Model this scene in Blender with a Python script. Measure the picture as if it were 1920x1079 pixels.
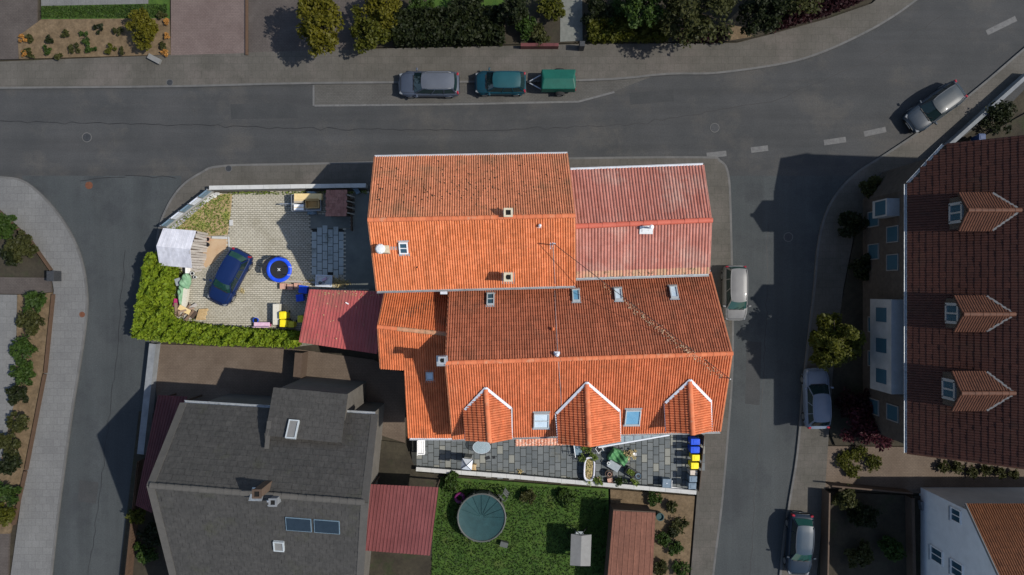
import bpy, bmesh, math, random
import numpy as np
from mathutils import Vector, Matrix
random.seed(7); RNG = np.random.default_rng(7)
for o in list(bpy.data.objects): bpy.data.objects.remove(o)
scene = bpy.context.scene
COL = scene.collection
R = math.radians

# ------------------------------------------------------------------ camera, sky, sun, exposure
H = 47.4            # flying height of the drone above the street
FPX = 1280.0        # focal length in pixels of the 1920 px photograph (24 mm lens)
cam_d = bpy.data.cameras.new('camera'); cam = bpy.data.objects.new('camera', cam_d); COL.objects.link(cam)
cam.location = (0, 0, H); cam.rotation_euler = (0, 0, 0)
cam_d.sensor_width = 36; cam_d.lens = 24; cam_d.clip_start = 0.5; cam_d.clip_end = 2000
scene.camera = cam
world = bpy.data.worlds.new('World'); scene.world = world; world.use_nodes = True
SUN_EL = R(48.0); SUN_DIR = Vector((0.996, -0.085, 0)).normalized()   # towards the sun, on the ground
nt = world.node_tree; nt.nodes.clear()
sky = nt.nodes.new('ShaderNodeTexSky'); sky.sky_type = 'NISHITA'; sky.sun_disc = False
sky.sun_elevation = SUN_EL; sky.sun_rotation = math.atan2(SUN_DIR.x, SUN_DIR.y)
bg = nt.nodes.new('ShaderNodeBackground'); bg.inputs['Strength'].default_value = 0.125
wo = nt.nodes.new('ShaderNodeOutputWorld')
nt.links.new(sky.outputs[0], bg.inputs[0]); nt.links.new(bg.outputs[0], wo.inputs[0])
sun_d = bpy.data.lights.new('sun', 'SUN'); sun_d.energy = 4.3; sun_d.angle = R(0.53); sun_d.color = (1, 0.95, 0.87)
sun = bpy.data.objects.new('sun', sun_d); COL.objects.link(sun)
sd = Vector((SUN_DIR.x*math.cos(SUN_EL), SUN_DIR.y*math.cos(SUN_EL), math.sin(SUN_EL)))
sun.rotation_euler = sd.to_track_quat('Z', 'Y').to_euler(); sun.location = sd*80
scene.view_settings.view_transform = 'Standard'; scene.view_settings.look = 'None'
scene.view_settings.exposure = 0.20; scene.view_settings.gamma = 1
scene.render.engine = 'CYCLES'

# ------------------------------------------------------------------ helpers
def P(u, v, z=0.0):
    k = (H-z)/FPX
    return Vector(((u-960)*k, (539.5-v)*k, z))
class Plane:
    """slope through three points; at(u,v) = where the pixel's ray meets it"""
    def __init__(s, a, b, c):
        s.o = a.copy(); s.n = (b-a).cross(c-a).normalized()
        if s.n.z < 0: s.n = -s.n
    def at(s, u, v, off=0.0):
        c = Vector((0, 0, H)); d = P(u, v, 0)-c
        return c + d*((s.o+s.n*off-c).dot(s.n)/d.dot(s.n))
    def z(s, x, y): return s.o.z-(s.n.x*(x-s.o.x)+s.n.y*(y-s.o.y))/s.n.z
def inpoly(x, y, poly):
    c = False; n = len(poly)
    for i in range(n):
        x0, y0 = poly[i][0], poly[i][1]; x1, y1 = poly[i-1][0], poly[i-1][1]
        if (y0 > y) != (y1 > y) and x < (x1-x0)*(y-y0)/(y1-y0)+x0: c = not c
    return c

class MB:
    def __init__(s): s.v = []; s.f = []; s.m = []; s.tv = []; s.cur = 0; s.t = 0.0
    def add(s, vs, fs):
        b = len(s.v); s.v += [tuple(p) for p in vs]; s.tv += [s.t]*len(vs)
        for f in fs: s.f.append([i+b for i in f]); s.m.append(s.cur)
        return s
    def slot(s, i): s.cur = i; return s
    def quad(s, *p): return s.add(p, [list(range(len(p)))])
    def boxm(s, M, sx=1, sy=1, sz=1, taper=1.0, top=True):
        vs = [M @ Vector((x*sx/2*(taper if z > 0 else 1), y*sy/2*(taper if z > 0 else 1), z*sz/2)) for z in (-1, 1) for y in (-1, 1) for x in (-1, 1)]
        return s.add(vs, [[0, 2, 3, 1], [4, 5, 7, 6], [0, 1, 5, 4], [2, 6, 7, 3], [0, 4, 6, 2], [1, 3, 7, 5]])
    def box(s, c, size, rz=0.0, taper=1.0):
        return s.boxm(Matrix.Translation(Vector(c)) @ Matrix.Rotation(rz, 4, 'Z'), *size, taper=taper)
    def bar(s, a, b, w, h, up=Vector((0, 0, 1))):
        a = Vector(a); b = Vector(b); x = (b-a); L = x.length; x.normalize()
        y = up.cross(x)
        if y.length < 1e-5: y = Vector((0, 1, 0))
        y.normalize(); z = x.cross(y)
        M = Matrix((x, y, z)).transposed().to_4x4(); M.translation = (a+b)/2
        return s.boxm(M, L, w, h)
    def tube(s, pts, r, n=8, caps=True, r2=None):
        pts = [Vector(p) for p in pts]; rings = []; vs = []
        for i, p in enumerate(pts):
            d = (pts[min(i+1, len(pts)-1)]-pts[max(i-1, 0)]).normalized()
            a = d.orthogonal().normalized() if abs(d.z) > .9 else Vector((0, 0, 1)).cross(d).normalized()
            b = d.cross(a); rr = r if r2 is None else r+(r2-r)*i/(len(pts)-1)
            for k in range(n):
                t = 2*math.pi*k/n; vs.append(p+a*(math.cos(t)*rr)+b*(math.sin(t)*rr))
        fs = []
        for i in range(len(pts)-1):
            for k in range(n):
                fs.append([i*n+k, i*n+(k+1) % n, (i+1)*n+(k+1) % n, (i+1)*n+k])
        if caps: fs.append(list(range(n))[::-1]); fs.append([(len(pts)-1)*n+k for k in range(n)])
        return s.add(vs, fs)
    def lathe(s, c, prof, n=20, sx=1.0, sy=1.0, cap0=True, cap1=True):
        c = Vector(c); vs = []; fs = []
        for (r, z) in prof:
            for k in range(n):
                t = 2*math.pi*k/n; vs.append(c+Vector((math.cos(t)*r*sx, math.sin(t)*r*sy, z)))
        for i in range(len(prof)-1):
            for k in range(n): fs.append([i*n+k, i*n+(k+1) % n, (i+1)*n+(k+1) % n, (i+1)*n+k])
        if cap0: fs.append(list(range(n))[::-1])
        if cap1: fs.append([(len(prof)-1)*n+k for k in range(n)])
        return s.add(vs, fs)
    def prism(s, poly, z0, z1):
        n = len(poly); poly = [Vector((p[0], p[1], 0)) for p in poly]
        ar = sum(poly[i-1].x*poly[i].y-poly[i].x*poly[i-1].y for i in range(n))
        if ar < 0: poly = poly[::-1]
        vs = [Vector((p.x, p.y, z0)) for p in poly]+[Vector((p.x, p.y, z1)) for p in poly]
        fs = [list(range(n))[::-1], list(range(n, 2*n))]+[[i, (i+1) % n, n+(i+1) % n, n+i] for i in range(n)]
        return s.add(vs, fs)
    def slabpoly(s, pts, t):
        """solid of thickness t under a planar polygon"""
        n = len(pts); nn = (pts[1]-pts[0]).cross(pts[2]-pts[0]).normalized()
        if nn.z < 0: pts = pts[::-1]; nn = -nn
        vs = [p-nn*t for p in pts]+list(pts)
        fs = [list(range(n))[::-1], list(range(n, 2*n))]+[[i, (i+1) % n, n+(i+1) % n, n+i] for i in range(n)]
        return s.add(vs, fs)
    def mesh(s, name, mats):
        me = bpy.data.meshes.new(name); me.from_pydata(s.v, [], s.f)
        for m in (mats if isinstance(mats, (list, tuple)) else [mats]): me.materials.append(m)
        if any(s.m): me.polygons.foreach_set('material_index', s.m)
        if any(s.tv):
            a = me.attributes.new('tv', 'FLOAT', 'POINT'); a.data.foreach_set('value', s.tv)
        me.update(); return me
    def build(s, name, mats, parent=None, smooth=False, bevel=0.0):
        me = s.mesh(name, mats)
        if smooth: me.polygons.foreach_set('use_smooth', [True]*len(me.polygons))
        o = link(name, me, parent)
        if bevel:
            b = o.modifiers.new('bevel', 'BEVEL'); b.width = bevel; b.segments = 2; b.limit_method = 'ANGLE'
        return o
WMAT = {}
def wm(o):
    return WMAT.get(o.name, Matrix.Identity(4))
def link(name, data, parent=None, M=None, local=False):
    """meshes are given in world coordinates unless local (then in the parent's own)"""
    o = bpy.data.objects.new(name, data); COL.objects.link(o)
    if M is not None: o.matrix_basis = M
    if parent is not None:
        o.parent = parent
        if not (local or parent.get('_local')): o.matrix_parent_inverse = wm(parent).inverted()
    WMAT[o.name] = Matrix.Identity(4)
    if parent is not None and (local or parent.get('_local')):
        WMAT[o.name] = wm(parent).copy(); o['_local'] = 1
    elif M is not None: WMAT[o.name] = M.copy()
    return o
def tag(o, label=None, cat=None, group=None, kind=None):
    if label: o['label'] = label
    if cat: o['category'] = cat
    if group: o['group'] = group
    if kind: o['kind'] = kind
    return o
def thing(name, label, cat, loc, rz=None, group=None):
    """Empty at the base; rz given = its parts are built in its own frame"""
    o = bpy.data.objects.new(name, None); COL.objects.link(o); o.empty_display_size = .3
    o.location = loc
    M = Matrix.Translation(Vector(loc))
    if rz is not None: o.rotation_euler = (0, 0, rz); o['_local'] = 1; M = M @ Matrix.Rotation(rz, 4, 'Z')
    WMAT[o.name] = M
    return tag(o, label, cat, group)
def copy_tree(o, loc=None, rz=None, parent=None, label=None):
    c = o.copy(); COL.objects.link(c)
    if parent is not None: c.parent = parent
    if loc is not None: c.location = loc
    if rz is not None: c.rotation_euler = (0, 0, rz)
    if label: c['label'] = label
    for ch in list(o.children): copy_tree(ch, parent=c)
    return c
def structure(name, poly, z0, z1, m, parent=None):
    o = MB().prism(poly, z0, z1).build(name, m, parent)
    if parent is None: o['kind'] = 'structure'
    return o
def px(pts, z=0.0): return [P(u, v, z) for u, v in pts]

# ------------------------------------------------------------------ materials
def srgb(r, g, b): return tuple((c/255/12.92 if c <= 10 else ((c/255+.055)/1.055)**2.4) for c in (r, g, b))
def mat(name, c1, c2=None, rough=.8, scale=2.0, metal=0.0, coat=0.0, tvar=0.0, detail=6, bump=0.0, bscale=40.0, spec=.4, c3=None, s3=.35, t3=(.55, .7), trans=0.0, alpha=1.0, ior=1.45, grain=0.0, gscale=14.0, streak=None, sk=.3, brick=None):
    """c1..c2 mixed by noise on world position (+ the piece's own number tv); c3 = stains with a shape of their own"""
    m = bpy.data.materials.new(name); m.use_nodes = True; n = m.node_tree; L = n.links
    b = n.nodes['Principled BSDF']; b.inputs['Roughness'].default_value = rough; b.inputs['Metallic'].default_value = metal
    b.inputs['Specular IOR Level'].default_value = spec; b.inputs['Coat Weight'].default_value = coat; b.inputs['IOR'].default_value = ior
    b.inputs['Transmission Weight'].default_value = trans; b.inputs['Alpha'].default_value = alpha
    if c2 is None and c3 is None and not tvar and not bump:
        b.inputs['Base Color'].default_value = (*c1, 1); return m
    c2 = c2 or c1
    geo = n.nodes.new('ShaderNodeNewGeometry')
    nz = n.nodes.new('ShaderNodeTexNoise'); nz.inputs['Scale'].default_value = scale; nz.inputs['Detail'].default_value = detail; nz.inputs['Roughness'].default_value = .65
    L.new(geo.outputs['Position'], nz.inputs['Vector'])
    mr = n.nodes.new('ShaderNodeMapRange'); mr.inputs['From Min'].default_value = .32; mr.inputs['From Max'].default_value = .68
    L.new(nz.outputs['Fac'], mr.inputs['Value']); fac = mr.outputs['Result']
    if tvar:
        at = n.nodes.new('ShaderNodeAttribute'); at.attribute_name = 'tv'
        oi = n.nodes.new('ShaderNodeObjectInfo')
        ad = n.nodes.new('ShaderNodeMath'); ad.operation = 'ADD'; L.new(at.outputs['Fac'], ad.inputs[0]); L.new(oi.outputs['Random'], ad.inputs[1])
        fr = n.nodes.new('ShaderNodeMath'); fr.operation = 'FRACT'; L.new(ad.outputs[0], fr.inputs[0])
        mx = n.nodes.new('ShaderNodeMix'); mx.data_type = 'FLOAT'; mx.inputs['Factor'].default_value = tvar
        L.new(fac, mx.inputs['A']); L.new(fr.outputs[0], mx.inputs['B']); fac = mx.outputs['Result']
    cm = n.nodes.new('ShaderNodeMix'); cm.data_type = 'RGBA'; cm.inputs['A'].default_value = (*c1, 1); cm.inputs['B'].default_value = (*c2, 1)
    L.new(fac, cm.inputs['Factor']); col = cm.outputs['Result']
    if c3:
        n3 = n.nodes.new('ShaderNodeTexNoise'); n3.inputs['Scale'].default_value = s3; n3.inputs['Detail'].default_value = 9; n3.inputs['Roughness'].default_value = .7
        L.new(geo.outputs['Position'], n3.inputs['Vector'])
        m3 = n.nodes.new('ShaderNodeMapRange'); m3.inputs['From Min'].default_value = t3[0]; m3.inputs['From Max'].default_value = t3[1]
        L.new(n3.outputs['Fac'], m3.inputs['Value'])
        c_ = n.nodes.new('ShaderNodeMix'); c_.data_type = 'RGBA'; L.new(m3.outputs['Result'], c_.inputs['Factor']); L.new(col, c_.inputs['A']); c_.inputs['B'].default_value = (*c3, 1)
        col = c_.outputs['Result']
    def mul(col, sock, lo, hi):
        mm = n.nodes.new('ShaderNodeMapRange'); mm.inputs['From Min'].default_value = .25; mm.inputs['From Max'].default_value = .75; mm.inputs['To Min'].default_value = lo; mm.inputs['To Max'].default_value = hi; L.new(sock, mm.inputs['Value'])
        x = n.nodes.new('ShaderNodeVectorMath'); x.operation = 'SCALE'; L.new(col, x.inputs[0]); L.new(mm.outputs['Result'], x.inputs['Scale']); return x.outputs[0]
    if grain:
        g = n.nodes.new('ShaderNodeTexNoise'); g.inputs['Scale'].default_value = gscale; g.inputs['Detail'].default_value = 5; g.inputs['Roughness'].default_value = .8
        L.new(geo.outputs['Position'], g.inputs['Vector']); col = mul(col, g.outputs['Fac'], 1-grain, 1+grain)
    if streak:     # wheel-polished bands and dirt runs stretched along one direction
        mp = n.nodes.new('ShaderNodeMapping'); mp.inputs['Scale'].default_value = streak; L.new(geo.outputs['Position'], mp.inputs['Vector'])
        g = n.nodes.new('ShaderNodeTexNoise'); g.inputs['Scale'].default_value = 1; g.inputs['Detail'].default_value = 7; g.inputs['Roughness'].default_value = .6
        L.new(mp.outputs[0], g.inputs['Vector']); col = mul(col, g.outputs['Fac'], 1-sk, 1+sk)
    if brick:      # joints of small paving far below the pick-apart size
        br = n.nodes.new('ShaderNodeTexBrick'); br.inputs['Scale'].default_value = 1; br.inputs['Brick Width'].default_value = brick[0]; br.inputs['Row Height'].default_value = brick[1]; br.inputs['Mortar Size'].default_value = .012; br.inputs['Mortar Smooth'].default_value = .3
        br.inputs['Color1'].default_value = (1.05, 1.05, 1.05, 1); br.inputs['Color2'].default_value = (.95, .95, .95, 1); br.inputs['Mortar'].default_value = (.72, .72, .72, 1)
        L.new(geo.outputs['Position'], br.inputs['Vector'])
        x = n.nodes.new('ShaderNodeVectorMath'); x.operation = 'MULTIPLY'; L.new(col, x.inputs[0]); L.new(br.outputs['Color'], x.inputs[1]); col = x.outputs[0]
    L.new(col, b.inputs['Base Color'])
    if bump:
        n2 = n.nodes.new('ShaderNodeTexNoise'); n2.inputs['Scale'].default_value = bscale; n2.inputs['Detail'].default_value = 4
        L.new(geo.outputs['Position'], n2.inputs['Vector'])
        bp = n.nodes.new('ShaderNodeBump'); bp.inputs['Strength'].default_value = bump; bp.inputs['Distance'].default_value = .02
        L.new(n2.outputs['Fac'], bp.inputs['Height']); L.new(bp.outputs[0], b.inputs['Normal'])
    return m
def leafmat(name, c1, c2, c3=None):
    m = mat(name, c1, c2, rough=.6, scale=1.6, tvar=.6, spec=.25, c3=c3 or tuple(x*.5 for x in c1), s3=1.7, t3=(.50, .72), grain=.3, gscale=3)
    n = m.node_tree; b = n.nodes['Principled BSDF']; out = n.nodes['Material Output']
    tr = n.nodes.new('ShaderNodeBsdfTranslucent'); mx = n.nodes.new('ShaderNodeMixShader'); mx.inputs[0].default_value = .3
    src = b.inputs['Base Color'].links[0].from_socket
    n.links.new(src, tr.inputs[0]); n.links.new(b.outputs[0], mx.inputs[1]); n.links.new(tr.outputs[0], mx.inputs[2]); n.links.new(mx.outputs[0], out.inputs[0])
    return m
M = {}
M['tile_a'] = mat('clay_tile_orange', (0.4784, 0.1386, 0.0468), (0.644, 0.2142, 0.09), rough=.8, scale=1.3, tvar=.6, c3=(0.4232, 0.126, 0.0432), s3=.55, t3=(.56, .78), grain=.28, gscale=4.5, streak=(2.4, .3, .3), sk=.22)
M['tile_an'] = mat('clay_tile_mossy', (0.4366, 0.1603, 0.07684), (0.5822, 0.2187, 0.113), rough=.8, scale=1.3, tvar=.5, c3=(0.276, 0.1419, 0.076), s3=.4, t3=(.5, .72), grain=.28, gscale=4.5, streak=(2.4, .3, .3), sk=.22)
M['tile_b'] = mat('clay_tile_red', (0.4032, 0.108, 0.0396), (0.5544, 0.164, 0.0684), rough=.8, scale=1.3, tvar=.6, c3=(0.4872, 0.2, 0.0972), s3=.9, t3=(.58, .75), grain=.28, gscale=4.5, streak=(2.4, .3, .3), sk=.22)
M['tile_bn'] = mat('clay_tile_weathered_shaded', (0.232, 0.0702, 0.0333), (0.344, 0.1131, 0.05772), rough=.8, scale=1.6, tvar=.6, c3=(0.152, 0.0663, 0.03848), s3=.6, t3=(.52, .75), grain=.28, gscale=4.5, streak=(2.4, .3, .3), sk=.22)  # dirt plus this slope's duller light, both put into the colour
M['tile_d'] = mat('clay_tile_annex', (0.414, 0.1075, 0.036), (0.576, 0.1677, 0.064), rough=.75, scale=1.3, tvar=.6, c3=(0.252, 0.0817, 0.036), s3=.7, t3=(.55, .76), grain=.28, gscale=4.5, streak=(2.4, .3, .3), sk=.22)
M['tile_pink'] = mat('sheet_tile_faded_red', (.31, .105, .075), (.41, .175, .135), rough=.6, scale=1.1, tvar=.35, c3=(.41, .25, .20), s3=.35, t3=(.5, .7), grain=.15, gscale=6, streak=(3.5, .35, .35), sk=.28)
M['tile_pinkmoss'] = mat('sheet_tile_lichen', (.40, .28, .16), (.52, .22, .16), rough=.85, scale=5, tvar=.5, c3=(.07, .065, .03), s3=4, t3=(.55, .66))
M['ridge_o'] = mat('ridge_tile_orange', (0.44, 0.112, 0.045), (0.5808, 0.176, 0.075), rough=.8, scale=4, tvar=.6, c3=(0.4224, 0.264, 0.165), s3=2.5, t3=(.55, .72))
M['ridge_l'] = mat('ridge_tile_lichen', (.36, .17, .09), (.50, .26, .15), rough=.85, scale=5, tvar=.7, c3=(.20, .15, .09), s3=4, t3=(.52, .7))
M['ridge_r'] = mat('ridge_cap_red', (.40, .085, .05), (.50, .12, .075), rough=.6, scale=3, tvar=.4)
M['deck'] = mat('roof_underlay', (.03, .018, .012), (.05, .03, .02), rough=.9, scale=3)
M['zinc'] = mat('zinc_sheet', (.34, .36, .37), (.46, .48, .50), rough=.5, scale=5, metal=.6, c3=(.22, .23, .23), s3=3)
M['zinc_light'] = mat('zinc_flashing_pale', (.50, .53, .58), (.62, .65, .70), rough=.55, scale=6, metal=.2)
M['render'] = mat('plaster_cream', (.50, .46, .38), (.58, .54, .46), rough=.9, scale=1.2)
M['render_w'] = mat('plaster_white', (.55, .56, .57), (.65, .66, .67), rough=.9, scale=1.2)
M['render_nb'] = mat('plaster_umber', (.085, .078, .068), (.115, .105, .092), rough=.9, scale=1.2)
M['render_bay'] = mat('plaster_pale_bay', (.20, .205, .21), (.26, .265, .27), rough=.9, scale=1.2)
M['frame_dim'] = mat('window_frame_dim', (.13, .13, .13), (.17, .17, .17), rough=.6, scale=5)
M['render_d'] = mat('timber_cladding_dark', (.035, .028, .024), (.06, .05, .042), rough=.85, scale=3)
M['wood_verge'] = mat('verge_board', (.30, .11, .05), (.40, .16, .08), rough=.8, scale=4)
M['glass'] = mat('window_glass', (.03, .07, .10), rough=.05, spec=.8)
M['glass_sky'] = mat('window_glass_blind', (.42, .52, .60), (.55, .64, .70), rough=.12, spec=.8, scale=1.5)
M['glass_blue'] = mat('window_glass_blue', (.10, .26, .40), (.16, .34, .48), rough=.06, spec=.8, scale=2)
M['frame_grey'] = mat('window_frame_grey', (.33, .37, .39), (.42, .45, .46), rough=.45, scale=6)
M['frame_white'] = mat('window_frame_white', (.70, .70, .70), rough=.5)
M['chim'] = mat('chimney_concrete', (.42, .37, .27), (.52, .46, .34), rough=.9, scale=6, c3=(.30, .27, .17), s3=5)
M['soot_hollow'] = mat('soot_hollow_black', (.006, .006, .006), rough=.95)  # soot, and plain black put in for dark hollows
M['white'] = mat('white_paint', (.72, .72, .72), (.80, .80, .80), rough=.5, scale=4)
M['dirtywhite'] = mat('white_plastic_dirty', (.50, .52, .52), (.66, .68, .68), rough=.5, scale=6, c3=(.30, .32, .28), s3=6)
M['paver'] = mat('concrete_paver_beige', (.31, .285, .225), (.45, .42, .345), rough=.9, scale=.55, tvar=.45, c3=(.28, .255, .19), s3=.5, t3=(.5, .72), bump=.3)
M['joint'] = mat('paver_joint', (0.11, 0.11, 0.09), (0.18, 0.17, 0.13), rough=.95, scale=6)
M['joint_dark'] = mat('slab_joint', (.018, .020, .018), (.035, .035, .03), rough=.95, scale=6)
M['slab'] = mat('terrace_slab_slate', (0.0663, 0.078, 0.08424), (0.1404, 0.1521, 0.1544), rough=.8, scale=.8, tvar=.5, c3=(0.156, 0.1482, 0.1092), s3=.45, t3=(.56, .78), bump=.2)
M['slab_pale'] = mat('terrace_slab_pale', (.17, .175, .16), (.225, .225, .195), rough=.85, scale=3, tvar=.5)
M['slab_court'] = mat('court_slab_grey', (.27, .31, .31), (.37, .40, .39), rough=.85, scale=2, tvar=.5, c3=(.15, .17, .15), s3=1.0, bump=.2)
M['asphalt'] = mat('asphalt', (0.03375, 0.03563, 0.03687), (0.0475, 0.04813, 0.04875), rough=.9, scale=.35, detail=9, c3=(0.055, 0.05313, 0.05), s3=.22, t3=(.5, .62), bump=.6, bscale=60, grain=.30, gscale=11, streak=(.05, .9, 1), sk=.20)
M['asphalt_side'] = mat('asphalt_bluish', (0.03625, 0.04188, 0.04375), (0.04625, 0.05125, 0.0525), rough=.9, scale=.3, detail=9, c3=(0.0325, 0.03625, 0.03875), s3=.25, t3=(.5, .62), bump=.6, bscale=60, grain=.30, gscale=11, streak=(.9, .05, 1), sk=.20)
M['patch'] = mat('asphalt_patch', (.030, .032, .033), (.040, .041, .042), rough=.9, scale=.8, grain=.3, gscale=11)
M['asphalt_yard'] = mat('yard_asphalt', (.10, .11, .105), (.155, .165, .15), rough=.9, scale=.8, detail=9, bump=.5, bscale=60)
M['walk'] = mat('pavement_concrete_brown', (0.0575, 0.05375, 0.045), (0.0825, 0.07625, 0.06625), rough=.9, scale=.5, detail=9, c3=(0.0925, 0.0825, 0.0725), s3=.3, t3=(.5, .65), bump=.4, bscale=50, grain=.22, gscale=9, brick=(.5, .5))
M['walk_light'] = mat('pavement_concrete_grey', (0.11, 0.11, 0.1087), (0.135, 0.135, 0.1313), rough=.9, scale=.5, detail=9, bump=.4, bscale=50, grain=.22, gscale=9, brick=(.5, .5))
M['kerb'] = mat('kerb_stone', (0.075, 0.075, 0.0725), (0.1125, 0.11, 0.1063), rough=.9, scale=2, tvar=.4)
M['marking'] = mat('road_paint', (.085, .085, .085), (.12, .12, .118), rough=.8, scale=3, c3=(0.0625, 0.0625, 0.0625), s3=5, t3=(.52, .7))
M['bay'] = mat('bay_paving', (0.0575, 0.055, 0.05), (0.08, 0.0775, 0.07125), rough=.9, scale=.6, detail=9, bump=.4, grain=.25, gscale=9, brick=(.22, .11))
M['drive_pink'] = mat('driveway_paving_pinkish', (0.09775, 0.0713, 0.0644), (0.1323, 0.1012, 0.092), rough=.9, scale=.7, detail=8, bump=.4, grain=.25, gscale=9, brick=(.22, .11))
M['drive_brown'] = mat('driveway_paving_brown', (0.0529, 0.0437, 0.0391), (0.0782, 0.0667, 0.0598), rough=.9, scale=.8, detail=8, bump=.4, grain=.25, gscale=9, brick=(.22, .11))
M['drive_tan'] = mat('yard_paving_tan', (0.08625, 0.06325, 0.046), (0.1207, 0.092, 0.069), rough=.9, scale=.7, detail=8, bump=.4, grain=.25, gscale=9, brick=(.22, .11))
M['path_pale'] = mat('path_gravel_pale', (.10, .105, .095), (.15, .155, .14), rough=.95, scale=3, bump=.5)
M['earth'] = mat('earth', (.022, .018, .012), (.040, .034, .022), rough=.95, scale=.6, detail=9, c3=(.02, .028, .009), s3=.4, bump=.6, grain=.4, gscale=5)
M['bed'] = mat('flower_bed_soil', (0.08625, 0.0598, 0.0322), (0.138, 0.09775, 0.0575), rough=.95, scale=2, detail=9, bump=.6, grain=.4, gscale=5)
M['lawn'] = mat('lawn', (0.02174, 0.05589, 0.00621), (0.04658, 0.08539, 0.01087), rough=.95, scale=1.5, detail=9, c3=(0.05434, 0.06521, 0.01553), s3=.6, bump=.6, grain=.4, gscale=5)
M['grassdry'] = mat('dry_grass_soil', (.26, .195, .095), (.34, .25, .14), rough=.95, scale=1.2, detail=9, c3=(.19, .20, .045), s3=.9, t3=(.48, .62), bump=.6)
M['sand'] = mat('sandy_ground', (.36, .24, .14), (.42, .31, .20), rough=.95, scale=1.5, detail=8, c3=(.28, .23, .15), s3=.8, bump=.4)
M['gravel'] = mat('grey_gravel', (.25, .25, .28), (.42, .42, .46), rough=.95, scale=9, tvar=.8)
M['coping'] = mat('concrete_coping', (.36, .36, .35), (.46, .46, .44), rough=.85, scale=3, tvar=.4, c3=(.33, .33, .30), s3=2)
M['wallc'] = mat('concrete_wall', (.20, .20, .19), (.28, .28, .26), rough=.9, scale=2)
M['wall_nb'] = mat('garden_wall_grey', (.13, .14, .15), (.19, .20, .21), rough=.9, scale=2)
M['redsheet'] = mat('trapezoid_sheet_red', (0.297, 0.0675, 0.0648), (0.36, 0.09, 0.0855), rough=.45, scale=.8, c3=(0.234, 0.0945, 0.072), s3=.5, t3=(.5, .75), grain=.12, gscale=7, streak=(4, .35, 1), sk=.22)
M['redsheet_dim'] = mat('trapezoid_sheet_maroon', (0.07475, 0.01955, 0.0207), (0.09775, 0.02875, 0.0276), rough=.5, scale=1, grain=.12, gscale=7, streak=(4, .35, 1), sk=.22)
M['redsheet_mid'] = mat('trapezoid_sheet_rose', (0.1207, 0.0345, 0.0345), (0.1495, 0.046, 0.046), rough=.5, scale=1, grain=.12, gscale=7, streak=(4, .35, 1), sk=.22)
M['terra_dim'] = mat('shed_roof_terracotta', (0.1207, 0.0483, 0.0299), (0.1552, 0.0644, 0.0414), rough=.8, scale=1.5, c3=(0.09775, 0.0391, 0.023), grain=.2, gscale=6, streak=(3, .3, 1), sk=.25)
M['tile_g1'] = mat('clay_tile_dark_brown', (0.035, 0.01013, 0.006), (0.0525, 0.0162, 0.0096), rough=.7, scale=1.2, tvar=.5, c3=(0.042, 0.01755, 0.0096), s3=.5, grain=.40, gscale=3.5)
M['tile_g1d'] = mat('clay_tile_brown_lit', (0.06325, 0.02185, 0.01035), (0.08625, 0.0322, 0.0161), rough=.7, scale=1.2, tvar=.5, grain=.40, gscale=3.5)  # lighter copy of the brown tile: sunlit dormers put into the colour
M['tile_g2'] = mat('clay_tile_umber', (0.0975, 0.0336, 0.011), (0.1275, 0.0462, 0.0165), rough=.7, scale=1.2, tvar=.5, grain=.40, gscale=3.5)
M['slate_g3'] = mat('fibre_cement_grey', (0.0345, 0.03335, 0.03105), (0.04945, 0.04715, 0.0437), rough=.75, scale=.7, tvar=.4, c3=(0.0414, 0.0414, 0.0299), s3=.5, grain=.40, gscale=3.5)
M['slate_ridge'] = mat('fibre_cement_ridge', (.060, .057, .052), (.085, .08, .072), rough=.8, scale=3, tvar=.4)
M['solar'] = mat('solar_panel', (.012, .020, .028), (.016, .026, .036), rough=.15, spec=.6, scale=4)
M['wood'] = mat('timber_weathered', (.26, .235, .21), (.44, .41, .375), rough=.9, scale=6, tvar=.6, c3=(.13, .11, .095), s3=7)
M['wood_tan'] = mat('timber_fresh', (.50, .34, .16), (.62, .44, .22), rough=.8, scale=6, tvar=.6)
M['wood_dark'] = mat('timber_dark', (.05, .032, .022), (.10, .07, .05), rough=.9, scale=6, tvar=.6)
M['wood_pale'] = mat('timber_pale_plank', (.46, .44, .37), (.58, .55, .47), rough=.85, scale=5, tvar=.3, c3=(.36, .33, .25), s3=5)
M['fence_brown'] = mat('fence_brown', (.055, .033, .020), (.085, .05, .03), rough=.9, scale=4, tvar=.5)
M['roof_brown'] = mat('bitumen_shingle_brown', (.22, .095, .075), (.34, .165, .13), rough=.95, scale=7, tvar=.7, c3=(.08, .05, .035), s3=5)
M['corr'] = mat('corrugated_sheet_white', (.40, .41, .46), (.50, .51, .56), rough=.6, scale=1.5, c3=(.34, .34, .37), s3=1.6, t3=(.55, .75), grain=.12, gscale=5, streak=(4, .5, 1), sk=.18)
M['corr_top'] = mat('flat_sheet_white', (.48, .48, .52), (.56, .56, .60), rough=.6, scale=1.5, c3=(.40, .40, .43), s3=1.2, grain=.12, gscale=5, streak=(4, .5, 1), sk=.18)
M['card'] = mat('cardboard', (.46, .31, .13), (.58, .42, .20), rough=.9, scale=4)
M['card_tan'] = mat('cardboard_pale', (.58, .43, .20), (.68, .52, .27), rough=.9, scale=4)
M['card_grey'] = mat('cardboard_grey', (.34, .29, .22), (.42, .36, .28), rough=.9, scale=4)
M['steel'] = mat('galvanised_steel', (.30, .32, .34), (.42, .44, .46), rough=.45, scale=9, metal=.7)
M['steel_blue'] = mat('blue_grey_metal', (.10, .16, .21), (.15, .21, .26), rough=.5, scale=5)
M['rubber'] = mat('rubber_black', (.012, .012, .013), (.02, .02, .02), rough=.9, scale=9)
M['blackmat'] = mat('black_mesh_fabric', (.010, .011, .014), (.018, .019, .022), rough=.85, scale=9)
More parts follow.
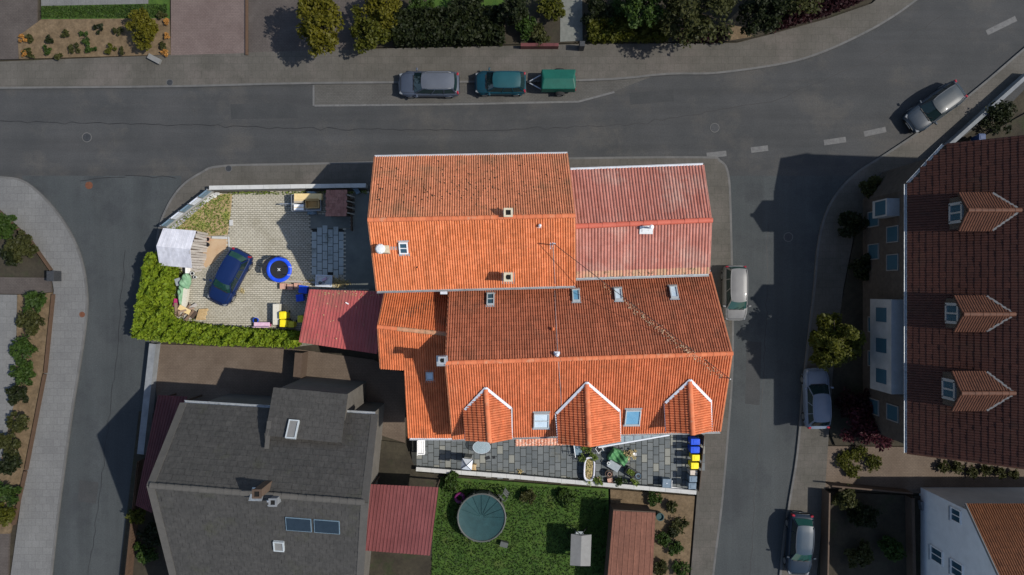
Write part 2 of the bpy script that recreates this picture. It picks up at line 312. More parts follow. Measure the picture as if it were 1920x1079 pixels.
M['bluepad'] = mat('blue_vinyl', (.010, .055, .55), (.015, .085, .72), rough=.4, scale=3)
M['bluebox'] = mat('blue_plastic', (.006, .05, .45), (.010, .08, .60), rough=.4, scale=3)
M['yellow'] = mat('yellow_plastic', (.74, .58, .008), (.82, .68, .02), rough=.45, scale=3)
M['yellow_dirty'] = mat('yellow_plastic_dirty', (.45, .40, .02), (.60, .52, .04), rough=.6, scale=6)
M['pink'] = mat('pink_plastic', (.50, .30, .42), (.62, .46, .54), rough=.5, scale=6)
M['magenta'] = mat('magenta_plastic', (.35, .03, .12), rough=.5)
M['terracotta'] = mat('terracotta', (.40, .23, .17), (.50, .31, .24), rough=.9, scale=7)
M['grey_pl'] = mat('grey_plastic', (.20, .23, .25), (.27, .30, .32), rough=.6, scale=4)
M['greybin'] = mat('grey_bin_plastic', (.10, .145, .19), (.15, .20, .25), rough=.5, scale=5)
M['beige'] = mat('beige_plastic', (.46, .40, .34), (.54, .48, .42), rough=.6, scale=5)
M['tarp'] = mat('green_tarpaulin', (.045, .15, .055), (.09, .24, .10), rough=.55, scale=2.5)
M['tarp_pale'] = mat('green_tarpaulin_faded', (.10, .22, .12), (.22, .36, .23), rough=.7, scale=3)
M['tarp_teal'] = mat('trailer_tarpaulin_teal', (.002, .060, .043), (.004, .078, .056), rough=.5, scale=2)
M['pool'] = mat('pool_cover_teal', (.012, .042, .045), (.020, .058, .060), rough=.5, scale=.7, grain=.25, gscale=2.0)
M['pool_rim'] = mat('pool_rim_grey', (.06, .065, .06), (.08, .085, .08), rough=.6, scale=4)
M['tub'] = mat('enamel_bathtub', (.42, .42, .47), (.54, .54, .58), rough=.3, scale=4)
M['moss'] = mat('moss_clump', (.012, .010, .006), (.03, .022, .012), rough=1, scale=20)
M['droppings'] = mat('bird_droppings', (.30, .20, .12), (.46, .34, .23), rough=.9, scale=20)
M['cable'] = mat('black_cable', (.010, .010, .012), rough=.7)
M['tableglass'] = mat('glass_tabletop', (.40, .50, .55), rough=.08, trans=0.0, alpha=.45, spec=.8)
M['iron'] = mat('dark_iron', (.02, .022, .025), (.04, .042, .045), rough=.6, scale=9)
M['porch'] = mat('porch_tile_lichen', (.45, .14, .07), (.62, .30, .20), rough=.9, scale=5, tvar=.9, c3=(.60, .52, .44), s3=8, t3=(.5, .62))
M['rust'] = mat('rusty_cap', (.09, .035, .018), (.13, .05, .026), rough=.9, scale=9)
M['sealer'] = mat('crack_sealer', (.012, .012, .013), (.018, .018, .018), rough=.5, scale=9)
M['pale_gard'] = mat('pale_panel', (.14, .14, .135), (.17, .17, .165), rough=.6, scale=3)
M['bark'] = mat('bark', (.04, .03, .022), (.07, .055, .04), rough=.95, scale=9)
M['leaf_hedge'] = leafmat('leaf_hedge_spring', (.085, .145, .006), (.215, .27, .018), c3=(.045, .085, .006))
M['leaf_yel'] = leafmat('leaf_golden', (0.069, 0.0667, 0.00345), (0.1092, 0.09775, 0.0069))
M['leaf_yg'] = leafmat('leaf_yellowgreen', (0.0437, 0.0529, 0.00345), (0.0759, 0.0759, 0.0069))
M['leaf_grn'] = leafmat('leaf_green', (0.01794, 0.04186, 0.00598), (0.04186, 0.07176, 0.01047))
M['leaf_drk'] = leafmat('leaf_dark', (.008, .014, .003), (.020, .026, .006))
M['leaf_olv'] = leafmat('leaf_olive', (0.02875, 0.0345, 0.00805), (0.05175, 0.0529, 0.0138))
M['leaf_red'] = leafmat('leaf_dark_red', (.014, .003, .004), (.032, .007, .010))
M['leaf_crim'] = leafmat('leaf_crimson', (.030, .004, .008), (.060, .010, .016))
M['leaf_pot'] = leafmat('leaf_pot_plant', (.07, .12, .018), (.17, .22, .045))
M['leaf_weed'] = leafmat('leaf_weed', (.10, .15, .02), (.20, .24, .05))
M['twig'] = mat('dry_twigs', (.13, .085, .055), (.30, .21, .15), rough=.95, scale=6, tvar=.8)
M['deadleaf'] = mat('dead_leaves', (.26, .19, .07), (.52, .44, .24), rough=.95, scale=6, tvar=.9)
M['petal'] = mat('orange_petal', (.20, .09, .015), (.30, .14, .03), rough=.8, tvar=.8)

# ------------------------------------------------------------------ foliage
def leaves(name, centers, size, m, parent=None, up=.5, kind=None, jitter=.6):
    """one mesh of leaf-sized rhombic faces, one per centre"""
    c = np.asarray(centers, float); n = len(c)
    nr = RNG.normal(size=(n, 3)); nr[:, 2] = np.abs(nr[:, 2])+up; nr /= np.linalg.norm(nr, axis=1)[:, None]
    t = RNG.normal(size=(n, 3)); a = np.cross(nr, t); a /= np.linalg.norm(a, axis=1)[:, None]; b = np.cross(nr, a)
    s = size*(1+jitter*(RNG.random(n)*2-1))[:, None]
    vs = np.stack([c-a*s*.75, c-b*s*.42+nr*s*.1, c+a*s*.75, c+b*s*.42+nr*s*.1], 1).reshape(-1, 3)
    me = bpy.data.meshes.new(name)
    me.vertices.add(4*n); me.vertices.foreach_set('co', vs.ravel())
    me.loops.add(4*n); me.loops.foreach_set('vertex_index', np.arange(4*n, dtype=np.int32))
    me.polygons.add(n); me.polygons.foreach_set('loop_start', np.arange(0, 4*n, 4, dtype=np.int32))
    me.update(calc_edges=True)
    at = me.attributes.new('tv', 'FLOAT', 'POINT'); at.data.foreach_set('value', np.repeat(RNG.random(n), 4))
    me.materials.append(m)
    o = link(name, me, parent)
    if kind: o['kind'] = kind
    return o
def blob_points(c, rx, ry, rz, n, lumps=14, spread=.33):
    """points in clumps over a lumpy ellipsoid shell: uneven outline, gaps between clumps"""
    d = RNG.normal(size=(lumps, 3)); d[:, 2] = np.abs(d[:, 2])*.9-.15; d /= np.linalg.norm(d, axis=1)[:, None]
    k = (.30+.72*RNG.random(lumps))[:, None]
    cc = d*k; w = RNG.integers(0, lumps, n)
    q = RNG.normal(size=(n, 3)); q /= np.linalg.norm(q, axis=1)[:, None]; q *= (RNG.random(n)**.45)[:, None]*spread*(.7+.6*RNG.random(lumps)[w])[:, None]
    pts = (cc[w]+q)*np.array([rx, ry, rz])
    return pts+np.array(c)
def bush(name, label, u, v, rpx, h, m, n=900, leaf=.12, cat='bush', group=None, ar=1.0, z=.12, lumps=26):
    n = int(n*1.7)
    """u,v = where its middle shows in the photograph"""
    c = P(u, v, z+h*.6); r = rpx/FPX*(H-h*.6)
    t = thing(name, label, cat, (c.x, c.y, z), group=group)
    st = MB()
    for k in range(5):
        a = k*1.26+random.random(); st.tube([(c.x, c.y, z-.05), (c.x+math.cos(a)*r*.25, c.y+math.sin(a)*r*.25, z+h*.35), (c.x+math.cos(a)*r*.55, c.y+math.sin(a)*r*.55, z+h*.7)], .03, 5, r2=.012)
    st.build('stem', M['bark'], t)
    leaves('foliage', blob_points((c.x, c.y, z+h*.5), r, r*ar, h*.5, n, lumps), leaf, m, t)
    return t
def tree(name, label, u, v, rpx, h, m, n=3500, leaf=.16, group=None, ar=1.0, z=.12):
    c = P(u, v, z+h*.65); r = rpx/FPX*(H-h*.65)
    t = thing(name, label, 'tree', (c.x, c.y, z), group=group)
    tr = MB().tube([(c.x, c.y, z-.1), (c.x+.05, c.y, z+h*.25), (c.x, c.y+.05, z+h*.55), (c.x, c.y, z+h*.85)], .16, 8, r2=.03)
    for k in range(9):
        a = k*2.4; zz = z+h*(.28+.05*k)
        tr.tube([(c.x, c.y, zz), (c.x+math.cos(a)*r*.4, c.y+math.sin(a)*r*.4*ar, zz+h*.12), (c.x+math.cos(a)*r*.8, c.y+math.sin(a)*r*.8*ar, zz+h*.2)], .06, 6, r2=.015)
    tr.build('trunk', M['bark'], t)
    leaves('crown', blob_points((c.x, c.y, z+h*.6), r, r*ar, h*.42, int(n*1.3), 44, .30), leaf*.9, m, t)
    return t
def hedge(name, label, poly, h, m, leaf=.15, dens=260, z=.12, group=None, cat='hedge', lump=.12):
    """poly: ground outline in metres; leaves over top and sides with an uneven surface, stems inside"""
    xs = [p[0] for p in poly]; ys = [p[1] for p in poly]; cx = sum(xs)/len(xs); cy = sum(ys)/len(ys)
    area = abs(sum(poly[i-1][0]*poly[i][1]-poly[i][0]*poly[i-1][1] for i in range(len(poly))))/2
    t = thing(name, label, cat, (cx, cy, z), group=group)
    n = int(area*dens); pts = []
    ph = random.random()*9
    while len(pts) < n:
        x = random.uniform(min(xs)-.1, max(xs)+.1); y = random.uniform(min(ys)-.1, max(ys)+.1)
        if not inpoly(x+random.gauss(0, .05), y+random.gauss(0, .05), poly): continue
        w = math.sin(x*3.1+ph)*math.sin(y*2.7+ph*2)+.7*math.sin(x*7.3-y*5.9+ph)
        pts.append((x, y, z+h+w*lump-abs(random.gauss(0, .24))))
    for i in range(len(poly)):
        a = Vector(poly[i-1][:2]); b = Vector(poly[i][:2]); L = (b-a).length
        for _ in range(int(L*h*dens*.5)):
            p = a.lerp(b, random.random()); pts.append((p.x+random.gauss(0, .07), p.y+random.gauss(0, .07), z+random.random()*h))
    st = MB(); k = 0
    while k < max(4, int(area*1.2)):
        x = random.uniform(min(xs), max(xs)); y = random.uniform(min(ys), max(ys))
        if inpoly(x, y, poly): st.tube([(x, y, z-.05), (x+random.gauss(0, .08), y+random.gauss(0, .08), z+h*.85)], .035, 5, r2=.012); k += 1
    st.build('stem', M['bark'], t)
    leaves('foliage', pts, leaf, m, t, up=.3)
    return t
# ------------------------------------------------------------------ ground, roads, pavements
gnd = MB().add([(-300, -300, -.05), (300, -300, -.05), (300, 300, -.05), (-300, 300, -.05)], [[0, 1, 2, 3]]).build('ground', M['earth']); gnd['kind'] = 'structure'
def sheet(name, pts, z, m):
    o = MB().quad(*[Vector((p.x, p.y, z)) for p in pts]).build(name, m); o['kind'] = 'structure'; return o
N_CURB = [(-900, 172), (-150, 167), (0, 166), (330, 163), (585, 157), (1085, 152), (1248, 140), (1341, 138), (1464, 121), (1535, 101), (1605, 70), (1662, 39), (1718, 0), (1790, -60), (1900, -200)]
sheet('main_road', px([(-900, 160), (0, 150), (330, 150), (585, 145), (1085, 140), (1341, 120), (1464, 105), (1535, 85), (1605, 55), (1662, 25), (1718, -15), (1790, -75), (1900, -215), (2500, -215), (2100, -20), (1900, 190), (1760, 290), (1660, 400), (1390, 420), (1340, 345), (700, 345), (420, 345), (330, 400), (180, 420), (60, 380), (-900, 380)]), 0.0, M['asphalt'])
sheet('left_side_road', px([(40, 330), (340, 330), (340, 430), (300, 640), (300, 700), (240, 1100), (200, 1500), (0, 1500), (80, 1100), (120, 600), (100, 430)]), .004, M['asphalt_side'])
sheet('right_side_road', px([(1330, 330), (1640, 330), (1560, 420), (1545, 700), (1500, 1000), (1470, 1500), (1290, 1500), (1320, 1000), (1350, 700), (1345, 420)]), .006, M['asphalt_side'])

def kerb_line(name, pts, z=.125, w=.14):
    """kerb stones one metre long, butted, joined in one strip"""
    mb = MB(); pts = [Vector((p.x, p.y, 0)) for p in pts]
    for a, b in zip(pts[:-1], pts[1:]):
        L = (b-a).length; n = max(1, int(L)); d = (b-a)/n
        for i in range(n):
            mb.t = random.random()+.001
            p = a+d*i; mb.bar(p+d.normalized()*.006+Vector((0, 0, z/2-.02+random.uniform(-.003, .003))), p+d-d.normalized()*.006+Vector((0, 0, z/2-.02)), w, z+.04)
    o = mb.build(name, M['kerb']); o['kind'] = 'structure'; return o
def smooth(pts, n=4):
    out = []
    for i in range(len(pts)-1):
        p0 = Vector(pts[max(i-1, 0)]); p1 = Vector(pts[i]); p2 = Vector(pts[i+1]); p3 = Vector(pts[min(i+2, len(pts)-1)])
        for k in range(n):
            t = k/n; out.append(tuple(.5*((2*p1)+(p2-p0)*t+(2*p0-5*p1+4*p2-p3)*t*t+(3*p1-p0-3*p2+p3)*t**3)))
    out.append(tuple(pts[-1])); return out
ZW = .12
# north pavement
N_OUT = [(1830, -260), (1700, -50), (1633, 8), (1549, 37), (1436, 68), (1380, 82), (1100, 84), (940, 88), (740, 92), (560, 97), (330, 104), (0, 117), (-900, 122)]
nc = smooth(N_CURB)
structure('north_pavement', px(nc)+px(N_OUT), -.04, ZW, M['walk']); kerb_line('kerb_north', px(nc))
# corner pavement, left
CL_OUT = [(-900, 330), (-120, 330), (-50, 331), (0, 333), (50, 343), (105, 395), (146, 465), (163, 540), (160, 620), (132, 800), (97, 1079), (60, 1500)]
CL_IN = [(-20, 1500), (22, 1079), (50, 880), (85, 700), (103, 545), (97, 505), (55, 445), (0, 393), (-900, 390)]
cl = smooth(CL_OUT)
structure('corner_pavement', px(cl)+px(CL_IN), -.04, ZW, M['walk_light']); kerb_line('kerb_corner', px(cl))
# pavement round the property (north and east side)
S_CURB = [(285, 700), (292, 560), (296, 450), (312, 395), (340, 352), (378, 325), (420, 312), (583, 308), (1067, 298), (1315, 296), (1348, 302), (1364, 325), (1369, 400), (1373, 600), (1372, 700), (1365, 800), (1352, 950), (1336, 1079), (1290, 1500)]
S_IN = [(1230, 1500), (1294, 1079), (1306, 927), (1312, 700), (1290, 345), (705, 345), (690, 360), (392, 360), (312, 425), (300, 470), (288, 560), (282, 700)]
sc = smooth(S_CURB)
structure('house_pavement', px(sc)+px(S_IN), -.04, ZW, M['walk']); kerb_line('kerb_house', px(sc))
# pavement right of the side road
E_CURB = [(2300, -200), (2060, -20), (1990, 36), (1920, 92), (1850, 152), (1780, 208), (1720, 250), (1660, 290), (1605, 325), (1565, 368), (1543, 415), (1532, 470), (1526, 540), (1508, 700), (1494, 850), (1478, 950), (1462, 1079), (1420, 1500)]
E_IN = [(1490, 1500), (1530, 1079), (1545, 930), (1560, 700), (1580, 540), (1600, 440), (1660, 370), (1725, 318), (1800, 255), (1850, 205), (1930, 140), (2060, 30), (2310, -150)]
ec = smooth(E_CURB)
structure('east_pavement', px(ec)+px(E_IN), -.04, ZW, M['walk']); kerb_line('kerb_east', px(ec))
# parking bay and painted lines
sheet('parking_bay', px([(590, 157.5), (1085, 153), (1225, 143), (1150, 172), (1085, 190), (590, 197)]), .004, M['bay'])
def strip(name, pts, w, z, m='marking', kind=True):
    mb = MB(); pts = [Vector((p.x, p.y, z)) for p in pts]
    for a, b in zip(pts[:-1], pts[1:]):
        d = (b-a).normalized(); q = Vector((-d.y, d.x, 0))*w/2; mb.quad(a-q, b-q, b+q, a+q)
    o = mb.build(name, M[m]); o['kind'] = 'structure'; return o
strip('bay_line', px([(588, 160), (588, 198.5)]), .13, .008); strip('bay_line', px([(590, 198.5), (850, 196), (1085, 191), (1152, 173)]), .13, .0085)
for a, b in (((1325, 292), (1362, 288)), ((1408, 282), (1440, 278)), ((1545, 268), (1586, 262)), ((1620, 252), (1661, 243)), ((1850, 62), (1905, 35))):
    strip('give_way_dash', px([a, b]), .38, .009)
# sealed cracks wander along the roads
def crack(name, pts, w=.035, z=.0095):
    mb = MB(); pts = [Vector((p.x, p.y, z)) for p in pts]
    for a, b in zip(pts[:-1], pts[1:]):
        n = max(2, int((b-a).length/.5)); d = (b-a)/n; q = Vector((-d.y, d.x, 0)).normalized()
        prev = a
        for i in range(1, n+1):
            p = a+d*i+q*random.gauss(0, .05); e = q*w*random.uniform(.4, .7)
            mb.quad(prev-e, p-e, p+e, prev+e); prev = p
    o = mb.build(name, M['sealer']); o['kind'] = 'structure'
crack('sealed_crack', px([(-100, 226), (300, 234), (560, 241), (900, 246), (1200, 232), (1450, 190), (1640, 110), (1780, 20)]))
crack('sealed_crack', px([(150, 340), (235, 330), (330, 335)])); crack('sealed_crack', px([(235, 470), (222, 640), (190, 900), (165, 1079)]), .03)
crack('sealed_crack', px([(1440, 420), (1438, 600), (1425, 800), (1405, 1079)]), .03)
for q in ([(432, 196), (530, 193), (556, 200), (560, 222), (434, 224)], [(1180, 175), (1262, 168), (1264, 190), (1182, 197)]):
    sheet('road_patch', px(q), .0055, M['patch'])
for q in ([(1400, 640), (1428, 642), (1424, 760), (1397, 757)], [(150, 900), (185, 905), (180, 945), (146, 940)]):
    sheet('road_patch', px(q), .0085, M['patch'])
# covers set into street and pavement
def cover(label, u, v, r, m='iron', z=.012):
    c = P(u, v, 0); t = thing('manhole_cover', label, 'manhole', (c.x, c.y, z), rz=random.random())
    MB().lathe((0, 0, 0), [(r, -.02), (r, .004), (r*.86, .004)], 20, cap1=False).build('frame', M['kerb'] if m == 'iron' else M[m], t)
    mb = MB().lathe((0, 0, 0), [(r*.84, -.02), (r*.84, .002)], 20)
    for k in range(-2, 3): mb.box((k*r*.28, 0, .004), (r*.1, r*1.1, .008))
    mb.build('lid', M[m], t)
cover('round manhole cover in the main road near the left side road', 163, 258, .34)
cover('rust-red round cover in the road mouth beside the pale corner pavement', 167, 348, .26, 'rust')
cover('dark gully cover at the kerb in front of the flower bed garden', 320, 156, .24, z=ZW+.006)
cover('dark cover in the pavement near the property corner wall', 430, 317, .24, z=ZW+.006)
cover('round manhole cover in the road bend before the dashed line', 1340, 240, .33)
cover('round manhole cover in the right side road beside the white car', 1478, 445, .33)
cover('rusty cover in the pale corner pavement by the kerb', 156, 590, .2, 'rust', z=ZW+.006)

# ------------------------------------------------------------------ neighbouring ground
def lot(name, pts, m, z=.115): return structure(name, px(pts), -.045, z, M[m])
lot('top_left_lane', [(-500, -300), (78, -300), (70, 60), (38, 112), (-500, 118)], 'drive_brown', .10)
lot('flower_bed_top', [(38, 112), (36, 70), (80, 38), (318, 36), (322, 104)], 'bed', .14)
lot('lawn_top', [(78, -300), (318, -300), (318, 36), (80, 38)], 'lawn', .13)
lot('garden_path_top', [(80, 0), (280, -4), (280, 9), (80, 13)], 'walk_light', .145)
lot('driveway_pink', [(322, -300), (460, -300), (463, 101), (322, 105)], 'drive_pink', .122)
lot('driveway_brown', [(464, -300), (700, -300), (700, 94), (467, 100)], 'drive_brown', .118)
lot('garden_soil_top', [(700, -300), (1620, -300), (1633, 5), (1549, 34), (1436, 65), (1380, 79), (1100, 81), (940, 85), (740, 89), (700, 90)], 'earth', .116)
lot('garden_path_pale', [(1052, -300), (1088, -300), (1092, 78), (1050, 80)], 'path_pale', .14)
lot('garden_lawn_upper', [(820, -300), (950, -300), (950, 20), (800, 25)], 'lawn', .13)
lot('sandy_patch', [(1352, 80), (1360, 45), (1385, 20), (1402, 30), (1395, 60), (1412, 70)], 'bed', .135)
# left corner garden
lot('corner_garden_bed', [(-400, 395), (0, 396), (52, 450), (92, 506), (94, 520), (-400, 515)], 'earth', .125)
lot('corner_driveway', [(-400, 516), (96, 521), (98, 548), (60, 552), (-400, 545)], 'drive_brown', .123)
lot('corner_yard_pale', [(-400, 546), (34, 553), (30, 750), (0, 880), (-400, 900)], 'walk_light', .127)
lot('corner_hedge_bed', [(35, 553), (99, 549), (82, 700), (47, 880), (20, 1000), (-60, 1000), (31, 750)], 'bed', .124)
lot('corner_lower_yard', [(-400, 905), (-10, 880), (20, 985), (0, 1500), (-400, 1500)], 'drive_brown', .121)
# left neighbour's lot
lot('neighbour_yard_tan', [(292, 645), (560, 655), (700, 675), (760, 700), (760, 830), (600, 780), (296, 770)], 'drive_tan', .118)
lot('neighbour_ground', [(262, 771), (760, 831), (782, 885), (900, 895), (900, 1500), (180, 1500), (235, 1000)], 'earth', .112)
lot('neighbour_lawn', [(826, 893), (1140, 916), (1152, 1500), (795, 1500), (812, 1000)], 'lawn', .14)
lot('garden_strip', [(1144, 917), (1302, 930), (1290, 1079), (1225, 1500), (1155, 1500)], 'bed', .122)
# right neighbour
lot('right_front_garden', [(1550, 700), (1582, 540), (1602, 442), (1662, 372), (1727, 320), (2300, 5), (2400, 700), (2400, 835), (1565, 835), (1546, 790)], 'earth', .117)
lot('right_path_pale', [(1540, 836), (2400, 846), (2400, 940), (1730, 925), (1545, 915)], 'drive_tan', .119)
lot('lower_right_garden', [(1534, 920), (1730, 930), (2400, 945), (2400, 1500), (1500, 1500), (1532, 1079)], 'earth', .114)

# grass on the lawns
def grass(name, poly, n, m, z, h=.09, label=None):
    xs = [p.x for p in poly]; ys = [p.y for p in poly]; pts = []
    while len(pts) < n:
        x = random.uniform(min(xs), max(xs)); y = random.uniform(min(ys), max(ys))
        if inpoly(x, y, poly): pts.append((x, y, z+random.random()*h))
    o = leaves(name, pts, .075, m, up=.8); tag(o, label, 'grass', kind='stuff')
grass('grass', px([(830, 899), (1135, 920), (1148, 1130), (800, 1130), (816, 1000)]), 14000, M['leaf_grn'], .14, label='green lawn grass around the round covered pool')
grass('grass', px([(80, 14), (315, 10), (315, 34), (82, 36)]), 3500, M['leaf_grn'], .13, label='narrow strip of lawn grass behind the flower bed')

# ------------------------------------------------------------------ the property: court, slabs, terrace
COURT = px([(296, 470), (312, 428), (392, 363), (692, 358), (715, 400), (715, 560), (640, 640), (560, 650), (288, 640)])
structure('court', COURT, -.045, .11, M['joint'])
grass_tri = px([(310, 432), (396, 366), (437, 364), (434, 400), (428, 441), (372, 444), (340, 440)])
structure('dry_grass_patch', grass_tri, .05, .155, M['grassdry'])
sand_poly = px([(376, 446), (429, 445), (427, 466), (405, 490), (384, 505)])
structure('sandy_patch_court', sand_poly, .05, .140, M['sand'])
yard_asph = px([(583, 402), (660, 402), (659, 428), (583, 429)]); structure('court_asphalt', yard_asph, .05, .132, M['asphalt_yard'])
strip_poly = px([(661, 362), (712, 362), (716, 545), (647, 540), (647, 430), (660, 430)]); structure('court_asphalt_strip', strip_poly, .05, .131, M['asphalt_yard'])
ZC = .14
slabs_poly = px([(585, 429.5), (646, 429.5), (646, 516), (585, 516)])
# beige pavers, too small to pick apart singly: real blocks in one mesh
pav = MB(); a0 = P(296, 640); a1 = P(700, 355)
bw, bh = .245, .135; r = 0; y = a0.y
while y < a1.y:
    x = a0.x+(bw/2 if r % 2 else 0)
    while x < a1.x:
        cx, cy = x+bw/2, y+bh/2
        if inpoly(cx, cy, COURT) and not any(inpoly(cx, cy, q) for q in (grass_tri, sand_poly, slabs_poly, yard_asph, strip_poly)):
            pav.t = random.random()+.001; zz = ZC+random.uniform(-.004, .004); g = .011; w = random.uniform(-.004, .004)
            x0, x1, y0, y1 = x+g, x+bw-g, y+g+w, y+bh-g+w
            pav.add([(x0, y0, .09), (x1, y0, .09), (x1, y1, .09), (x0, y1, .09), (x0+.008, y0+.008, zz), (x1-.008, y0+.008, zz), (x1-.008, y1-.008, zz), (x0+.008, y1-.008, zz)], [[4, 5, 6, 7], [0, 1, 5, 4], [1, 2, 6, 5], [2, 3, 7, 6], [3, 0, 4, 7]])
        x += bw
    y += bh; r += 1
pv = pav.build('paver_field', M['paver']); tag(pv, 'beige concrete block paving of the courtyard', 'paving', kind='stuff')
def slab_mesh(name, w, l, m):
    g = .011; w2, l2 = w/2-g, l/2-g
    return MB().add([(-w2, -l2, -.03), (w2, -l2, -.03), (w2, l2, -.03), (-w2, l2, -.03), (-w2+.01, -l2+.01, .012), (w2-.01, -l2+.01, .012), (w2-.01, l2-.01, .012), (-w2+.01, l2-.01, .012)], [[4, 5, 6, 7], [0, 1, 5, 4], [1, 2, 6, 5], [2, 3, 7, 6], [3, 0, 4, 7]]).mesh(name, m)
def slab_field(parent, poly, w, l, me, z, skip=lambda x, y: False, pale=None, base=None):
    xs = [p.x for p in poly]; ys = [p.y for p in poly]; i = 0; x = min(xs)+w/2
    while x < max(xs):
        y = min(ys)+l/2-[0, .5, .25, .7, .4][i % 5]*l
        while y < max(ys)+l/2:
            if inpoly(x, y, poly) and not skip(x, y):
                o = link('slab', pale if (pale and random.random() < .10) else me, parent, Matrix.Translation((x, y, z+random.uniform(-.003, .003))) @ Matrix.Rotation(random.gauss(0, .004), 4, 'Z'))
            y += l
        x += w; i += 1
cs = structure('court_slabs', slabs_poly, .05, .118, M['joint_dark'])
slab_field(cs, slabs_poly, .375, .60, slab_mesh('slab_court', .375, .60, M['slab_court']), .128)
TERR = px([(781, 790), (1326, 790), (1311, 923), (781, 877)])
te = structure('terrace', px([(765, 775), (1326, 775), (1314, 924), (775, 882)]), -.045, .11, M['joint_dark'])
slab_field(te, px([(781, 806), (1324, 800), (1311, 923), (781, 877)]), .40, .58, slab_mesh('slab_terrace', .40, .58, M['slab']), .12, pale=slab_mesh('slab_terrace_pale', .40, .58, M['slab_pale']))
grass('weeds', px([(312, 432), (396, 368), (434, 366), (430, 440), (372, 442)]), 1500, M['leaf_weed'], .15, .1, 'sparse weeds on the dry grass patch behind the diagonal fence')
grass('weeds', px([(430, 361), (560, 360), (690, 358), (690, 364), (560, 365), (430, 366)]), 500, M['leaf_weed'], .13, .15, 'weeds along the foot of the court wall')
grass('weeds', px([(785, 872), (1090, 897), (1090, 901), (785, 877)]), 260, M['leaf_olv'], .12, .08, 'moss and weeds along the terrace wall')

# ------------------------------------------------------------------ walls and fences of the property
def coped_wall(name, label, pts, h, w=.22, m='wallc', mc='coping', z=.05, cw=.28, seg=1.0):
    c = pts[len(pts)//2]; t = thing(name, label, 'wall', (c.x, c.y, z)); mb = MB()
    for a, b in zip(pts[:-1], pts[1:]):
        A = Vector((a.x, a.y, z)); B = Vector((b.x, b.y, z)); mb.bar(A+Vector((0, 0, (h-z)/2-.03)), B+Vector((0, 0, (h-z)/2-.03)), w, h-.06-z)
    mb.build('wall', M[m], t)
    for a, b in zip(pts[:-1], pts[1:]):
        A = Vector((a.x, a.y, h-.03)); B = Vector((b.x, b.y, h-.03)); n = max(1, round((B-A).length/seg)); d = (B-A)/n
        for i in range(n): MB().bar(A+d*i+d.normalized()*.006, A+d*(i+1)-d.normalized()*.006, cw, .07).build('coping_stone', M[mc], t)
    return t
coped_wall('court_wall', 'low concrete wall with pale coping along the courtyard street side', [P(392, 352.5, .8), P(545, 350, .8), P(686, 348, .8)], .8)
coped_wall('terrace_wall', 'low garden wall with pale coping along the slate terrace', [P(780, 880, .55), P(950, 893, .55), P(1130, 909, .55), P(1306, 924, .55)], .55, mc='coping')
# diagonal fence of metal panels on a stone plinth
fa, fb = P(302, 424, 1.0), P(389, 356, 1.0)
ft = thing('panel_fence', 'blue-grey metal panel fence cutting diagonally across the courtyard corner', 'fence', ((fa+fb)/2).to_tuple()[:2]+(.1,))
fa.z = fb.z = 0; n = 5; d = (fb-fa)/n; dn = d.normalized(); q = Vector((-dn.y, dn.x, 0))
MB().bar(fa+Vector((0, 0, .17)), fb+Vector((0, 0, .17)), .24, .30).build('plinth', M['wallc'], ft)
for i in range(n+1): MB().box(fa+d*i+Vector((0, 0, .62)), (.07, .07, 1.0), math.atan2(d.y, d.x)).build('post', M['steel'], ft)
for i in range(n):
    a = fa+d*i+dn*.05; b = fa+d*(i+1)-dn*.05; mb = MB()
    mb.bar(a+Vector((0, 0, .64)), b+Vector((0, 0, .64)), .03, .58)
    for k in range(4): mb.bar(a+Vector((0, 0, .40+k*.16)), b+Vector((0, 0, .40+k*.16)), .05, .03)
    mb.bar(a+Vector((0, 0, .97)), b+Vector((0, 0, .97)), .10, .05)
    mb.build('fence_panel', M['steel_blue'] if i % 2 == 0 else M['zinc_light'], ft)
# gravel strip inside the fence (pebbles)
gv = MB(); gp = px([(318, 428), (398, 364), (405, 367), (330, 431)])
xs = [p.x for p in gp]; ys = [p.y for p in gp]; k = 0
while k < 900:
    x = random.uniform(min(xs), max(xs)); y = random.uniform(min(ys), max(ys))
    if not inpoly(x, y, gp): continue
    gv.t = random.random()+.001; s = random.uniform(.03, .07); gv.boxm(Matrix.Translation((x, y, .165)) @ Matrix.Rotation(random.random()*6, 4, Vector((random.random(), random.random(), 1))), s, s*.8, s*.6, taper=.7); k += 1
tag(gv.build('gravel', M['gravel']), 'lavender grey gravel strip inside the diagonal fence', 'gravel', kind='stuff')
for i, (u, v, s) in enumerate(((398, 367, .30), (392, 371, .26), (386, 376, .24), (406, 364, .2))):
    MBs = MB(); c = P(u, v, .2); MBs.lathe((c.x, c.y, .13), [(s, 0), (s*.95, .06), (s*.7, .1)], 7, sx=1.2, sy=.7)
    tag(MBs.build('edging_stone', M['coping']), 'pale flat edging stone at the end of the gravel strip', 'stone', 'flat stones by the diagonal fence')
